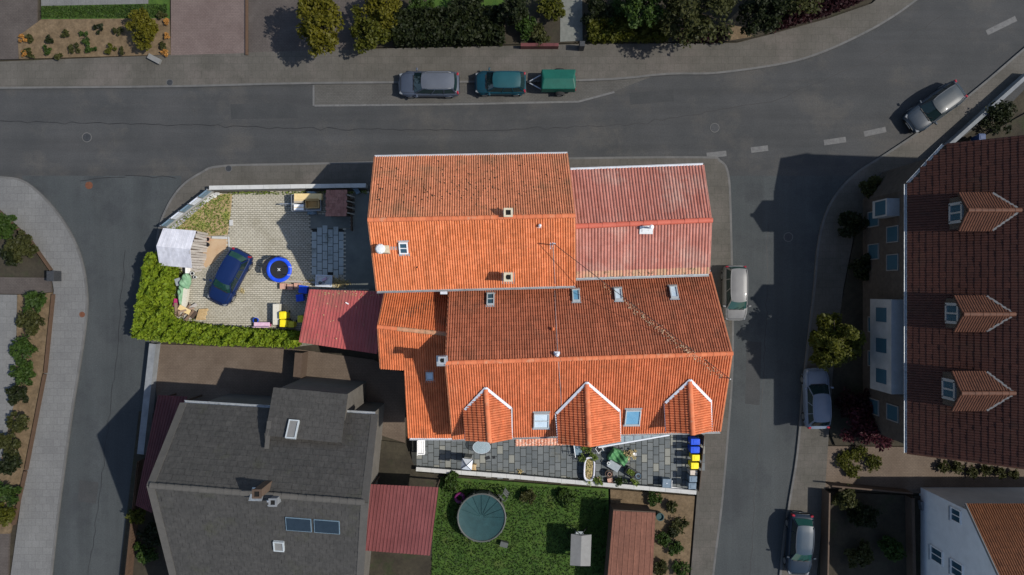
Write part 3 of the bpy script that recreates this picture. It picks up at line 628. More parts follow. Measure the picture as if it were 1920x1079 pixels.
# kerb edging along the grass patch, concrete block
def boxthing(name, label, cat, u, v, z, size, m, rz=0, group=None, bevel=.01):
    c = P(u, v, z+size[2]); o = MB().box((c.x, c.y, z+size[2]/2), size, rz).build(name, M[m], bevel=bevel)
    return tag(o, label, cat, group)
boxthing('edging_kerb', 'pale concrete edging between grass patch and sandy strip', 'kerb', 411, 446, .13, (1.05, .16, .14), 'coping', R(-2))
boxthing('edging_kerb', 'long thin concrete edging beside the beige paving', 'kerb', 429, 457, .13, (.10, .95, .06), 'coping', R(3))
boxthing('concrete_block', 'whitish square concrete block at the edge of the grass patch', 'block', 433, 418, .14, (.24, .40, .12), 'coping')
boxthing('timber_beam', 'long weathered beam lying across the court by the trampoline', 'beam', 552, 528, .14, (3.4, .13, .14), 'wood', R(-3))
tb = boxthing('boundary_beam', 'thin timber rail on the asphalt beside the brown shed', 'rail', 658, 404, .13, (.09, 2.1, .32), 'wood_dark', R(1))
# right-hand board fence that shades the bins, gaps between panels
ra, rb = P(1321, 818, 1.25), P(1311, 923, 1.25); ra.z = rb.z = .1
rf = thing('board_fence', 'dark board fence behind the row of bins on the terrace', 'fence', ((ra+rb)/2).to_tuple())
n = 22; d = (rb-ra)/n
for i in range(n):
    if i in (4, 10, 13): continue
    MB().bar(ra+d*(i+.5)+Vector((0, 0, .0)), ra+d*(i+.5)+Vector((0, 0, 1.15)), d.length*.93, .03, up=Vector((1, 0, 0))).build('board', M['wood_dark'], rf)
for zz in (.25, .95): MB().bar(ra+Vector((.05, 0, zz)), rb+Vector((.05, 0, zz)), .04, .08).build('rail', M['wood_dark'], rf)
# ------------------------------------------------------------------ roofs made of single tiles
def tile_mesh(name, m, rolls=2, segs=4, amp=.076, lift=.020, over=1.10, sharp=.52):
    n = rolls*segs; mb = MB(); xs = [i/n for i in range(n+1)]
    pr = [amp*abs(math.sin(math.pi*rolls*x))**sharp for x in xs]
    vs = [(x, 0, p+lift) for x, p in zip(xs, pr)]+[(x, over, p) for x, p in zip(xs, pr)]+[(x, 0, lift-.035) for x in xs]
    k = n+1; fs = [[i, i+1, k+i+1, k+i] for i in range(n)]+[[2*k+i, 2*k+i+1, i+1, i] for i in range(n)]
    return mb.add(vs, fs).mesh(name, m)
def bil(eL, eR, rR, rL, a, b): return (eL.lerp(eR, a)).lerp(rL.lerp(rR, a), b)
def slope_cells(eL, eR, rR, rL, tw, tl, keep=None, off=.0, stag=False):
    nu = max(1, round(((eR-eL).length+(rR-rL).length)/2/tw)); nv = max(1, round(((rL-eL).length+(rR-eR).length)/2/tl)); out = []
    for j in range(nv):
        for i in range(nu):
            o = bil(eL, eR, rR, rL, i/nu, j/nv); u = bil(eL, eR, rR, rL, (i+1)/nu, j/nv)-o; v = bil(eL, eR, rR, rL, i/nu, (j+1)/nv)-o
            n = u.cross(v).normalized()
            if stag and j % 2 and i < nu-1: o = o+u*.5
            c = o+u*.5+v*.5
            if keep and not keep(c): continue
            m4 = Matrix(((u.x, v.x, n.x, 0), (u.y, v.y, n.y, 0), (u.z, v.z, n.z, 0), (0, 0, 0, 1))); m4.translation = o+n*(off+random.uniform(-.006, .008))+v*random.uniform(-.025, .025)+u*random.uniform(-.004, .004)
            out.append(m4)
    return out
def grid_cells(o, ud, vd, nu, nv, tw, tl, poly, off=0.0):
    """square grid from corner o, kept where a tile's middle lies in poly (seen from above)"""
    out = []; n = ud.cross(vd).normalized()
    if n.z < 0: n = -n
    for j in range(nv):
        for i in range(nu):
            p = o+ud*(i*tw)+vd*(j*tl); c = p+ud*(tw/2)+vd*(tl/2)
            if not inpoly(c.x, c.y, poly): continue
            u = ud*tw; v = vd*tl; m4 = Matrix(((u.x, v.x, n.x, 0), (u.y, v.y, n.y, 0), (u.z, v.z, n.z, 0), (0, 0, 0, 1))); m4.translation = p+n*(off+random.uniform(-.004, .004)); out.append(m4)
    return out
def lay_tiles(parent, batches, quota, name='tile'):
    """batches: [(cells, tile mesh)]; the quota nearest to the camera become objects, the rest one mesh each"""
    allc = [(-(c.translation-Vector((0, 0, H))).length, bi, i) for bi, (cells, me) in enumerate(batches) for i, c in enumerate(cells)]
    allc.sort(reverse=True); pick = {(b, i) for _, b, i in allc[:quota]}
    for bi, (cells, me) in enumerate(batches):
        vs = [v.co.copy() for v in me.vertices]; fs = [list(p.vertices) for p in me.polygons]; mb = MB()
        for i, c in enumerate(cells):
            if (bi, i) in pick: link(name, me, parent, c)
            else: mb.t = random.random()+.001; mb.add([c @ v for v in vs], fs)
        if mb.f: mb.build(name+'_field', me.materials[0], parent)['kind'] = 'stuff'
def ridge_tiles(parent, a, b, m, r=.13, step=.36, lift=.03):
    n = max(1, round((b-a).length/step)); d = (b-a)/n; L = d.length*1.06
    mb = MB(); ns = 6; vs = []
    for x, rr in ((0, r*1.08), (L, r*.95)):
        for k in range(ns+1):
            t = math.pi*k/ns; vs.append((x, math.cos(t)*rr, math.sin(t)*rr*.75))
    fs = [[k, k+1, ns+2+k, ns+1+k] for k in range(ns)]
    vs += [(0, math.cos(math.pi*k/ns)*r*.9, math.sin(math.pi*k/ns)*r*.6-.02) for k in range(ns+1)]; fs += [[k+1, k, 2*ns+2+k, 2*ns+3+k] for k in range(ns)]
    me = mb.add(vs, fs).mesh('ridge_tile', m)
    x = d.normalized(); y = Vector((0, 0, 1)).cross(x).normalized(); z = x.cross(y)
    R4 = Matrix((x, y, z)).transposed().to_4x4()
    for i in range(n):
        M4 = R4.copy(); M4.translation = a+d*i+Vector((0, 0, lift+random.uniform(-.005, .005))); link('ridge_tile', me, parent, M4 @ Matrix.Rotation(random.gauss(0, .012), 4, 'Z'))
def gable_house(name, label, n, r, s, wall, over=.35, vover=.18, zb=-.05, dk=.03):
    """n, r, s: the two ends of one eave, the ridge, the other eave"""
    c = (n[0]+n[1]+s[0]+s[1])/4; t = thing(name, label, 'house', (c.x, c.y, 0))
    dr = (r[1]-r[0]).normalized()
    def ins(p, end): return p+dr*(vover if end == 0 else -vover)
    vs = []
    for e in (0, 1):
        N, Rr, S = ins(n[e], e), ins(r[e], e), ins(s[e], e)
        N2 = N.lerp(Rr, over/max(.1, (Rr-N).length)); S2 = S.lerp(Rr, over/max(.1, (Rr-S).length)); dz = Vector((0, 0, -.14))
        vs += [Vector((N2.x, N2.y, zb)), N2+dz, Rr+dz, S2+dz, Vector((S2.x, S2.y, zb))]
    MB().add(vs, [[0, 1, 2, 3, 4], [9, 8, 7, 6, 5], [0, 5, 6, 1], [1, 6, 7, 2], [2, 7, 8, 3], [3, 8, 9, 4], [4, 9, 5, 0]]).build('wall', M[wall], t)
    D = Vector((0, 0, dk)); rb = MB().slabpoly([n[0]-D, n[1]-D, r[1]-D, r[0]-D], .07); rb.slabpoly([s[0]-D, s[1]-D, r[1]-D, r[0]-D], .07)
    roof = rb.build('roof', M['deck'], t)
    return t, roof
def gutter(t, a, b, r=.075, m='zinc', down=True):
    d = (b-a).normalized(); q = Vector((-d.y, d.x, 0)); mb = MB(); ns = 6; vs = []
    for p in (a, b):
        for k in range(ns+1):
            th = math.pi+math.pi*k/ns; vs.append(p+q*(math.cos(th)*r)+Vector((0, 0, math.sin(th)*r)))
    mb.add(vs, [[k, k+1, ns+2+k, ns+1+k] for k in range(ns)])
    mb.tube([a+q*r, b+q*r], .016, 6); mb.tube([a-q*r, b-q*r], .016, 6)
    return mb.build('gutter', M[m], t)
def verge(t, a, b, m='wood_verge', w=.05, h=.16):
    MB().bar(a+Vector((0, 0, -.02)), b+Vector((0, 0, -.02)), w, h).build('verge_board', M[m], t)
def frame_on(plane, p, xdir):
    n = plane.n; x = (xdir-n*xdir.dot(n)).normalized(); y = n.cross(x)
    M4 = Matrix((x, y, n)).transposed().to_4x4(); M4.translation = p; return M4
def skylight(t, plane, u, v, w, h, glass, frame='frame_grey', split=False, xdir=Vector((1, 0, 0)), apron=True, raised=.13):
    M4 = frame_on(plane, plane.at(u, v, .05), xdir); f = .065; mb = MB()
    for sx in (-1, 1): mb.boxm(M4 @ Matrix.Translation((sx*(w/2-f/2), 0, raised/2)), f, h, raised+.1)
    for sy in (-1, 1): mb.boxm(M4 @ Matrix.Translation((0, sy*(h/2-f/2), raised/2)), w-2*f, f, raised+.098)
    if split: mb.boxm(M4 @ Matrix.Translation((0, 0, raised/2)), w-2*f, .04, raised+.09)
    sk = mb.build('skylight', M[frame], t)
    MB().boxm(M4 @ Matrix.Translation((0, 0, raised-.01)), w-2*f, h-2*f, .012).build('pane', M[glass], sk)
    if apron:
        a = MB().boxm(M4 @ Matrix.Translation((0, -h/2-.09, .045)), w+.12, .18, .012); a.boxm(M4 @ Matrix.Translation((0, h/2+.05, .045)), w+.12, .10, .013)
        a.build('flashing', M['zinc'], sk)
    return sk
def chimney(t, plane, u, v, above, w, m='chim', hole='square', cap=True, d=None):
    base = plane.at(u, v); ztop = base.z+above; c = P(u, v, ztop); zb = plane.z(c.x, c.y)-.3; d = d or w
    mb = MB(); mb.box((c.x, c.y, (zb+ztop)/2), (w*.86, d*.86, ztop-zb))
    ch = mb.build('chimney', M[m], t)
    r = w/2; th = w*.22; zz = ztop+.03
    cb = MB()
    for sx in (-1, 1): cb.box((c.x+sx*(r-th/2), c.y, zz), (th, d, .10))
    for sy in (-1, 1): cb.box((c.x, c.y+sy*(d/2-th/2), zz), (w-2*th, th, .099))
    cb.build('chimney_cap', M[m], ch)
    fb = MB()
    if hole == 'square': fb.box((c.x, c.y, ztop-.01), (w-2*th, d-2*th, .06))
    else: fb.lathe((c.x, c.y, ztop-.02), [(w*.27, 0), (w*.27, .05)], 14)
    fb.build('flue', M['soot_hollow'], ch)
    fl = MB(); fl.boxm(frame_on(plane, plane.at(u, v+1, .06), Vector((1, 0, 0))), w+.22, d+.3, .02); fl.build('flashing', M['zinc'], ch)
    return ch

# ---- house A: long orange roof along the main road
A_n = (P(702, 296, 4.7), P(1064, 290, 4.7)); A_r = (P(690, 413, 9.2), P(1078, 405, 9.2)); A_s = (P(706, 545, 6.9), P(1079, 535, 6.9))
hA, roofA = gable_house('tiled_house', 'long orange tiled house by the main road with dark moss spots on its street slope', A_n, A_r, A_s, 'render')
tA = tile_mesh('tile_a', M['tile_a']); tAn = tile_mesh('tile_an', M['tile_an'])
A_pn = Plane(A_n[0], A_n[1], A_r[0]); A_ps = Plane(A_s[0], A_s[1], A_r[0])
lay_tiles(roofA, [(slope_cells(A_n[1], A_n[0], A_r[0], A_r[1], .285, .33, off=.01), tAn), (slope_cells(A_s[0], A_s[1], A_r[1], A_r[0], .285, .33, off=.01), tA)], 300)
ridge_tiles(roofA, A_r[0]+Vector((0, 0, .03)), A_r[1]+Vector((0, 0, .03)), M['ridge_o'])
for a, b in ((A_n[0], A_r[0]), (A_n[1], A_r[1]), (A_s[0], A_r[0]), (A_s[1], A_r[1])): verge(roofA, a, b)
gutter(hA, A_n[0]+Vector((0, .08, -.06)), A_n[1]+Vector((0, .08, -.06)), m='zinc_light'); gutter(hA, A_s[0]+Vector((0, -.08, -.06)), A_s[1]+Vector((0, -.08, -.06)))
chimney(hA, A_pn, 953, 399, .75, .50); chimney(hA, A_ps, 953, 520, 1.2, .52, hole='round')
skylight(hA, A_ps, 757, 464, .50, .72, 'glass', 'frame_white', split=True)
# flue with round white cap on a pale plastered base
b = A_ps.at(718, 468); c = P(713, 467, b.z+.7)
fl = MB().box((c.x+.14, c.y, b.z+.12), (.62, .52, .75), taper=.8).build('flue_base', M['chim'], hA)
MB().lathe((c.x, c.y, b.z+.45), [(.20, 0), (.20, .16), (.27, .18), (.29, .26), (.22, .33), (.05, .36)], 10).build('flue_cowl', M['dirtywhite'], fl)
MB().boxm(frame_on(A_ps, A_ps.at(738, 466, .075), Vector((1, 0, 0))), .75, .22, .015).build('flashing', M['zinc'], fl)
# clay vent with dark mouth, small vent, mast
for (u, v, m, r) in ((782, 501, 'tile_d', .11),):
    p = A_ps.at(u, v); vt = MB().lathe(p-Vector((0, 0, .05)), [(r, 0), (r*.9, .18), (r*.65, .18), (r*.62, .1)], 12, cap1=False).build('clay_vent', M[m], hA)
    MB().lathe(p+Vector((0, 0, .08)), [(r*.62, 0), (r*.62, .03)], 12).build('vent_mouth', M['soot_hollow'], vt)  # black disc stands in for the shade inside the vent
p = A_ps.at(1012, 424); MB().lathe(p-Vector((0, 0, .05)), [(.05, 0), (.05, .3), (.09, .3), (.09, .36), (.03, .4)], 10).box(p+Vector((0, 0, .06)), (.24, .24, .03)).build('vent_pipe', M['zinc_light'], hA)
p = A_ps.at(1035, 460); ms = MB().tube([p-Vector((0, 0, .2)), p+Vector((.02, .02, 1.15))], .035, 8).build('cable_mast', M['steel'], hA)
MASTTOP = p+Vector((.02, .02, 1.1))
mm = MB().boxm(frame_on(A_ps, A_ps.at(1035, 461, .06), Vector((1, 0, 0))), .30, .42, .02)
for k in range(3): mm.lathe(p+Vector((.02+.07*(k-1), .02, .95+.05*k)), [(.02, -.04), (.045, 0), (.02, .05)], 8)
mm.build('insulator', M['zinc_light'], ms)
MB().box(P(832, 548, 6.4)-Vector((0, 0, .1)), (.40, .26, .3)).build('rainwater_hopper', M['zinc_light'], hA)
# moss clumps on the street slope
mo = MB(); k = 0
while k < 330:
    u = random.gauss(900, 95) if random.random() < .6 else random.uniform(705, 1068); v = random.gauss(350, 28)
    if not (300 < v < 402 and 706 < u < 1066): continue
    q = A_pn.at(u, v, .075); s = random.uniform(.022, .055)
    mo.t = .5; mo.lathe(q, [(s, -.02), (s*.8, .02), (s*.3, .04)], 6, sx=random.uniform(.7, 1.1), sy=random.uniform(.8, 1.9)); k += 1
mo.build('moss', M['moss'], roofA)['kind'] = 'stuff'

# ---- house B: the wide house with three dormers
B_n = (P(842, 536, 5.3), P(1333, 512, 5.3)); B_r = (P(835, 681, 8.6), P(1373, 663, 8.6)); B_s = (P(848, 823, 5.9), P(1351, 808, 5.9))
hB, roofB = gable_house('dormer_house', 'wide orange tiled house with three dormers above the slate terrace', B_n, B_r, B_s, 'render')
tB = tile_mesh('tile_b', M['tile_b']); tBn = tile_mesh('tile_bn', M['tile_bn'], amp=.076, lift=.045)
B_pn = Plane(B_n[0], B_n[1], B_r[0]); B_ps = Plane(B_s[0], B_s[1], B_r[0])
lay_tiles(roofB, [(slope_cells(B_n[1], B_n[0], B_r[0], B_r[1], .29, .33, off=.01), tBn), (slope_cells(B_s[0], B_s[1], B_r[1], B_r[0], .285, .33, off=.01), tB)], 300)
ridge_tiles(roofB, B_r[0]+Vector((0, 0, .03)), B_r[1]+Vector((0, 0, .03)), M['ridge_o'])
for a, b in ((B_n[0], B_r[0]), (B_n[1], B_r[1]), (B_s[0], B_r[0]), (B_s[1], B_r[1])): verge(roofB, a, b)
gutter(hB, B_s[0]+Vector((0, -.08, -.06)), B_s[1]+Vector((0, -.08, -.06)))
gutter(hB, B_n[0]+Vector((0, .08, -.06)), B_n[1]+Vector((0, .08, -.06)))
for (u, v, g) in ((920, 563, 'glass'), (1080, 556, 'glass_blue'), (1159, 554, 'glass_sky'), (1263, 550, 'glass_sky')):
    skylight(hB, B_pn, u, v, .46, .86, g, xdir=Vector((-1, 0, 0)), split=(u == 920))
skylight(hB, B_ps, 1015, 787, .92, 1.12, 'glass_sky', split=True); skylight(hB, B_ps, 1186, 781, .92, 1.12, 'glass_blue')
p = B_pn.at(1036, 617); MB().lathe(p-Vector((0, 0, .05)), [(.09, 0), (.08, .28), (.11, .3), (.03, .38)], 10).build('clay_vent', M['tile_b'], hB)
p = B_pn.at(1044, 664); MB().lathe(p-Vector((0, 0, .05)), [(.07, 0), (.07, .35), (.13, .36), (.04, .45)], 10).box(p+Vector((0, 0, .07)), (.34, .28, .03)).build('vent_pipe', M['zinc_light'], hB)
# lightning conductor running down over both slopes
pts = [B_pn.at(1040, 545, .10), B_pn.at(1043, 610, .10), B_pn.at(1046, 668, .11)]+[B_ps.at(1048, 690, .11), B_ps.at(1051, 730, .10), B_ps.at(1053, 772, .10)]
MB().tube(pts, .014, 6).build('lightning_conductor', M['zinc'], hB)
MB().tube([A_ps.at(1037, 463, .1), A_ps.at(1039, 500, .1), A_ps.at(1041, 533, .1)], .014, 6).build('lightning_conductor', M['zinc'], hA)
tDo = tile_mesh('tile_dormer', M['tile_b'], amp=.07, lift=.045)
def dormer(apex, lt, lf, rt, rf, fr):
    a = B_ps.at(*apex, .05); fr = P(*fr, a.z+.02); a.z += .02
    L = B_ps.at(*lt, .05); Lf = P(*lf, L.z); Rr = B_ps.at(*rt, .05); Rf = P(*rf, Rr.z)
    mb = MB(); mb.slabpoly([Lf, L, a, fr], .06); mb.slabpoly([Rf, Rr, a, fr], .06)
    do = mb.build('dormer', M['deck'], hB)
    ins = .12; c = MB()
    zl = min(Lf.z, Rf.z)-.1; yf = max(Lf.y, Rf.y)+.25
    Lw, Rw = Lf.x+.2, Rf.x-.2; xm = fr.x
    zb = B_ps.z(xm, yf)-.1
    c.add([(Lw, yf, zb), (Rw, yf, zb), (Rw, yf, zl), (xm, yf, fr.z-.14), (Lw, yf, zl), (L.x+.2, L.y, zl-.1), (Rr.x-.2, Rr.y, zl-.1), (L.x+.2, L.y, zb), (Rr.x-.2, Rr.y, zb)], [[0, 1, 2, 3, 4], [0, 4, 5, 7], [1, 8, 6, 2]])
    c.build('dormer_wall', M['render_w'], do)
    MB().box((xm, yf-.03, (zb+zl)/2+.1), ((Rw-Lw)*.6, .05, (zl-zb)*.62)).build('dormer_window', M['glass'], do)
    tw, tl = .285, .30
    for (F, T, sgn) in ((Lf, L, -1), (Rf, Rr, 1)):
        ud = (a-fr); ud.z = 0; ud.normalize()                      # along the ridge, front to back
        up = (fr-F); vd = (up-ud*up.dot(ud)).normalized(); S = up.length
        nv = max(1, round((up-ud*up.dot(ud)).length/tl)); tl2 = (up-ud*up.dot(ud)).length/nv
        poly = [F, T, a, fr]; nu = int((a-fr).length/tw)+2
        if sgn < 0: cells = grid_cells(F+ud*(nu*tw)-ud*.02, -ud, vd, nu, nv, tw, tl2, poly, .02)
        else: cells = grid_cells(F-ud*.02, ud, vd, nu, nv, tw, tl2, poly, .02)
        lay_tiles(do, [(cells, tDo)], 0)
        d = MB().bar(T+Vector((0, 0, .125)), a+Vector((0, 0, .125)), .15, .05); d.build('valley_flashing', M['zinc_light'], do)
        MB().bar(F+Vector((sgn*.05, 0, -.02)), T+Vector((sgn*.05, 0, -.02)), .06, .10).build('gutter', M['zinc_light'], do)
    ridge_tiles(do, fr+Vector((0, -.02, .03)), a+Vector((0, -.12, .03)), M['ridge_o'], r=.14)
dormer((911, 727), (872, 768), (874, 826), (958, 765), (959, 823), (918, 828))
dormer((1100, 717), (1043, 775), (1048, 832), (1161, 770), (1162, 828), (1105, 836))
dormer((1293, 712), (1247, 755), (1250, 810), (1332, 752), (1333, 808), (1299, 815))
# bird droppings under the overhead cable
dr = MB(); dr.t = .5
for k in range(300):
    t = random.random(); u = 1128+t*225; v = 455+(u-1036)*.775
    q = (B_pn if v < 665 else B_ps).at(u+random.gauss(0, 4)-4, v+random.gauss(0, 3)+4, .085); s = random.uniform(.012, .035)
    dr.lathe(q, [(s, -.01), (s*.9, .008)], 5, sx=random.uniform(.6, 1.2), sy=random.uniform(.8, 2))
dr.build('droppings', M['droppings'], roofB)['kind'] = 'stuff'
ce = B_ps.at(1364, 709, .1)
br = MB().tube([ce-Vector((0, 0, .2)), ce+Vector((0, 0, .55))], .03, 8).build('cable_bracket', M['steel'], hB)
cs_ = [MASTTOP.lerp(ce+Vector((0, 0, .5)), i/16)-Vector((0, 0, .08*4*(i/16)*(1-i/16))) for i in range(17)]
tag(MB().tube(cs_, .017, 6).build('overhead_cable', M['cable']), 'black overhead cable strung across the orange roofs from the mast', 'cable')

# ---- house C: faded red roof on the street corner
C_n = (P(1067, 320, 5.6), P(1319, 311, 5.6)); C_r = (P(1078, 425, 7.9), P(1334, 413, 7.9)); C_s = (P(1079, 521, 6.9), P(1330, 513, 6.9))
hC, roofC = gable_house('faded_house', 'house with faded pinkish red roof on the street corner', C_n, C_r, C_s, 'render', over=.25)
tC = tile_mesh('tile_c', M['tile_pink'], rolls=1, segs=6, amp=.055, lift=.012, sharp=.9); tCm = tile_mesh('tile_c_moss', M['tile_pinkmoss'], rolls=1, segs=6, amp=.055, lift=.012, sharp=.9)
cn = slope_cells(C_n[1], C_n[0], C_r[0], C_r[1], .183, .60, off=.01); csn = slope_cells(C_s[0], C_s[1], C_r[1], C_r[0], .183, .40, off=.01)
ncol = max(1, round(((C_s[1]-C_s[0]).length+(C_r[1]-C_r[0]).length)/2/.183))
lay_tiles(roofC, [(cn, tC), (csn[ncol:], tC), (csn[:ncol], tCm)], 300)
ridge_tiles(roofC, C_r[0]+Vector((0, 0, .03)), C_r[1]+Vector((0, 0, .03)), M['ridge_r'], r=.15, step=.8)
for a, b in ((C_n[1], C_r[1]), (C_s[1], C_r[1])): verge(roofC, a, b, 'tile_pink')
gutter(hC, C_s[0]+Vector((0, -.08, -.05)), C_s[1]+Vector((0, -.08, -.05))); gutter(hC, C_n[0]+Vector((.1, .08, -.05)), C_n[1]+Vector((0, .08, -.05)), m='zinc_light')
C_ps = Plane(C_s[0], C_s[1], C_r[0]); C_pn = Plane(C_n[0], C_n[1], C_r[0])
M4 = frame_on(C_ps, C_ps.at(1212, 431, .08), Vector((1, 0, 0)))
vp = MB().boxm(M4, .78, .52, .02); vp.boxm(M4 @ Matrix.Translation((0, 0, .02)), .5, .3, .03); vp = vp.build('vent_flashing', M['dirtywhite'], hC)
p = C_ps.at(1217, 428); MB().tube([p, p+Vector((0, 0, .7))], .05, 10).lathe(p+Vector((0, 0, .7)), [(.13, 0), (.13, .05), (.06, .12)], 14).build('vent_pipe', M['white'], vp)
p = C_ps.at(1210, 427); MB().tube([p, p+Vector((.02, 0, .3))], .05, 8).build('pipe_stub', M['steel'], vp)

# ---- annex D between carport and house B
D_r = (P(708, 613, 6.6), P(842, 627, 6.6)); D_n = (P(722, 545, 4.4), P(842, 545, 4.4))
D_n[1].x = D_r[1].x; De = 4.3
sl0 = P(760, 821, De); sl1 = P(850, 821, De)
D_s = (Vector((D_r[0].x, sl0.y, De)), Vector((sl1.x, sl1.y, De)))
D_ps = Plane(D_s[0], D_s[1], D_r[0]); D_pn = Plane(D_n[0], D_n[1], D_r[0])
cut = D_ps.at(705, 690); cut2 = D_ps.at(761, 690); cut.x = D_r[0].x
low = Vector((cut2.x, D_s[0].y, De)); D_poly = [cut, cut2, low, D_s[1], D_r[1], D_r[0]]
hD = thing('annex', 'lower orange tiled annex between the red carport and the dormer house', 'house', (-6, -4, 0))
def drop(p, z=-.05): return Vector((p.x, p.y, z))
wp = [Vector((D_n[0].x+.25, D_n[0].y-.1, 0)), Vector((D_n[1].x, D_n[1].y-.1, 0)), Vector((D_s[1].x, D_s[1].y+.35, 0)), Vector((low.x+.25, low.y+.35, 0)), Vector((cut2.x+.25, cut2.y+.3, 0)), Vector((cut.x+.25, cut.y+.3, 0))]
MB().prism(wp, -.05, 4.1).build('wall', M['render'], hD)
g = MB(); gx = D_r[0].x+.25
g.add([(gx, D_n[0].y-.1, 4.1), (gx, D_r[0].y, 6.45), (gx, cut.y+.3, cut.z-.15), (gx, cut.y+.3, 4.1), (gx+.2, D_n[0].y-.1, 4.1), (gx+.2, D_r[0].y, 6.45), (gx+.2, cut.y+.3, cut.z-.15), (gx+.2, cut.y+.3, 4.1)], [[0, 1, 2, 3], [7, 6, 5, 4], [0, 4, 5, 1], [1, 5, 6, 2], [2, 6, 7, 3]]).build('gable', M['render'], hD)
rb = MB().slabpoly([D_n[0], D_n[1], D_r[1], D_r[0]], .07).slabpoly(D_poly, .07); roofD = rb.build('roof', M['deck'], hD)
tD = tile_mesh('tile_d', M['tile_d'])
cells = slope_cells(D_s[0], D_s[1], D_r[1], D_r[0], .285, .33, keep=lambda c: inpoly(c.x, c.y, [cut-Vector((.1, 0, 0)), cut2, low, D_s[1]+Vector((.5, 0, 0)), D_r[1]+Vector((.5, .1, 0)), D_r[0]-Vector((.1, 0, 0))]), off=.01)
lay_tiles(roofD, [(slope_cells(D_n[1], D_n[0], D_r[0], D_r[1], .285, .33, off=.01), tD), (cells, tD)], 300)
mid = D_r[0].lerp(D_r[1], .28)
ridge_tiles(roofD, D_r[0]+Vector((0, 0, .03)), mid+Vector((0, 0, .03)), M['ridge_o']); ridge_tiles(roofD, mid+Vector((0, 0, .03)), D_r[1]+Vector((0, 0, .03)), M['ridge_l'])
for a, b in ((D_n[0], D_r[0]), (cut, D_r[0]), (low, cut2)): verge(roofD, a, b)
verge(roofD, cut, cut2)
gutter(hD, low+Vector((0, -.08, -.05)), D_s[1]+Vector((-.05, -.08, -.05)), m='zinc_light')
skylight(hD, D_ps, 806, 704, .46, .55, 'glass_sky')
# square grey chimney standing at the verge of house B
chimney(hB, B_ps, 829, 676, .9, .42, m='zinc', hole='round')

# ---- red trapezoidal-sheet carport
def sheet_roof(t, q, ns, ribs, m, amp=.035, name='roof_sheet', rib_w=.42):
    """q: NW, NE, SE, SW corners; ribs run from the first edge to the opposite one"""
    for i in range(ns):
        us = []
        for r_ in range(ribs):
            b = (i+(r_)/ribs)/ns; st = 1/ns/ribs
            us += [(b, 0), (b+st*(.5-rib_w/2), 0), (b+st*(.5-rib_w/2+.08), 1), (b+st*(.5+rib_w/2-.08), 1), (b+st*(.5+rib_w/2), 0)]
        us.append(((i+1)/ns, 0)); vs = []
        for e, (a, b) in enumerate(((q[0], q[1]), (q[3], q[2]))):
            for (u, h) in us: vs.append(a.lerp(b, u)+Vector((0, 0, amp*h+.004*(i % 2))))
        n = len(us); fs = [[k, n+k, n+k+1, k+1] for k in range(n-1)]
        o = MB().add(vs, fs).build(name, m, t); so = o.modifiers.new('solid', 'SOLIDIFY'); so.thickness = .012; so.offset = -1
def carport(name, label, q, ns, ribs, m, zf=.1, beams='wood_dark', amp=.035):
    c = (q[0]+q[2])/2; t = thing(name, label, 'carport', (c.x, c.y, zf))
    sheet_roof(t, q, ns, ribs, m, amp)
    for k, (i, s) in enumerate(((0, 1), (1, 1), (2, 1), (3, 1))):
        p = q[i].lerp(c, .08); MB().box((p.x, p.y, (zf+p.z-.12)/2), (.12, .12, p.z-.12-zf)).build('post', M[beams], t)
    for a, b in ((q[0], q[1]), (q[3], q[2])):
        a2 = a.lerp(c, .06); b2 = b.lerp(c, .06); MB().bar(a2-Vector((0, 0, .09)), b2-Vector((0, 0, .09)), .1, .14).build('beam', M[beams], t)
    return t
cp = carport('red_carport', 'carport with red ribbed metal sheet roof beside the orange annex', [P(580, 543, 3.2), P(722, 547, 3.2), P(707, 664, 3.0), P(560, 642, 3.0)], 5, 5, M['redsheet'])
for (u, v, L, a, n) in ((651, 569, .22, -30, 'white strip'), ):
    c = P(u, v, 3.22); tag(MB().box((c.x, c.y, c.z+.03), (L, .07, .03), R(a)).build('paper_strip', M['white']), 'small white scrap lying on the red ribbed carport roof', 'scrap')
# ---- small tiled porch roof and wedge-shaped glass canopy over the terrace
po = thing('porch_roof', 'small lichen covered tiled porch roof under the eave of the dormer house', 'porch', P(1012, 815, 2.6).to_tuple()[:2]+(.12,))
q = [P(966, 836, 2.55), P(1060, 834, 2.55), P(1060, 806, 3.0), P(966, 808, 3.0)]
MB().slabpoly(q, .06).build('canopy', M['wood_dark'], po)
tP = tile_mesh('tile_porch', M['porch'], rolls=1, segs=4, amp=.05)
for c in slope_cells(q[0], q[1], q[2], q[3], .21, .30, off=.01): link('tile', tP, po, c)
for k in (0, 1): p = q[k].lerp(q[3-k], .2); MB().box((p.x, p.y, 1.3), (.1, .1, 2.4)).build('post', M['wood_dark'], po)
gc = thing('glass_canopy', 'wedge-shaped glass canopy with grey metal frame over the terrace', 'canopy', P(1190, 815, 2.5).to_tuple()[:2]+(.12,))
a0, a1 = P(1122, 818, 2.75), P(1255, 806, 2.75); b0, b1 = P(1122, 839, 2.5), P(1255, 816, 2.5); n = 8
for i in range(n+1): MB().bar(a0.lerp(a1, i/n), b0.lerp(b1, i/n), .05, .06).build('rafter', M['steel'], gc)
MB().bar(b0, b1, .09, .10).build('front_rail', M['zinc_light'], gc); MB().bar(a0, a1, .07, .08).build('wall_rail', M['steel'], gc)
for i in range(n):
    u0, u1 = (i+.08)/n, (i+.92)/n; MB().quad(b0.lerp(b1, u0), b0.lerp(b1, u1), a0.lerp(a1, u1), a0.lerp(a1, u0)).build('pane', M['tableglass'], gc)
for p in (b0.lerp(b1, .04), b0.lerp(b1, .9)): MB().box((p.x, p.y+.05, 1.28), (.07, .07, 2.35)).build('post', M['steel'], gc)

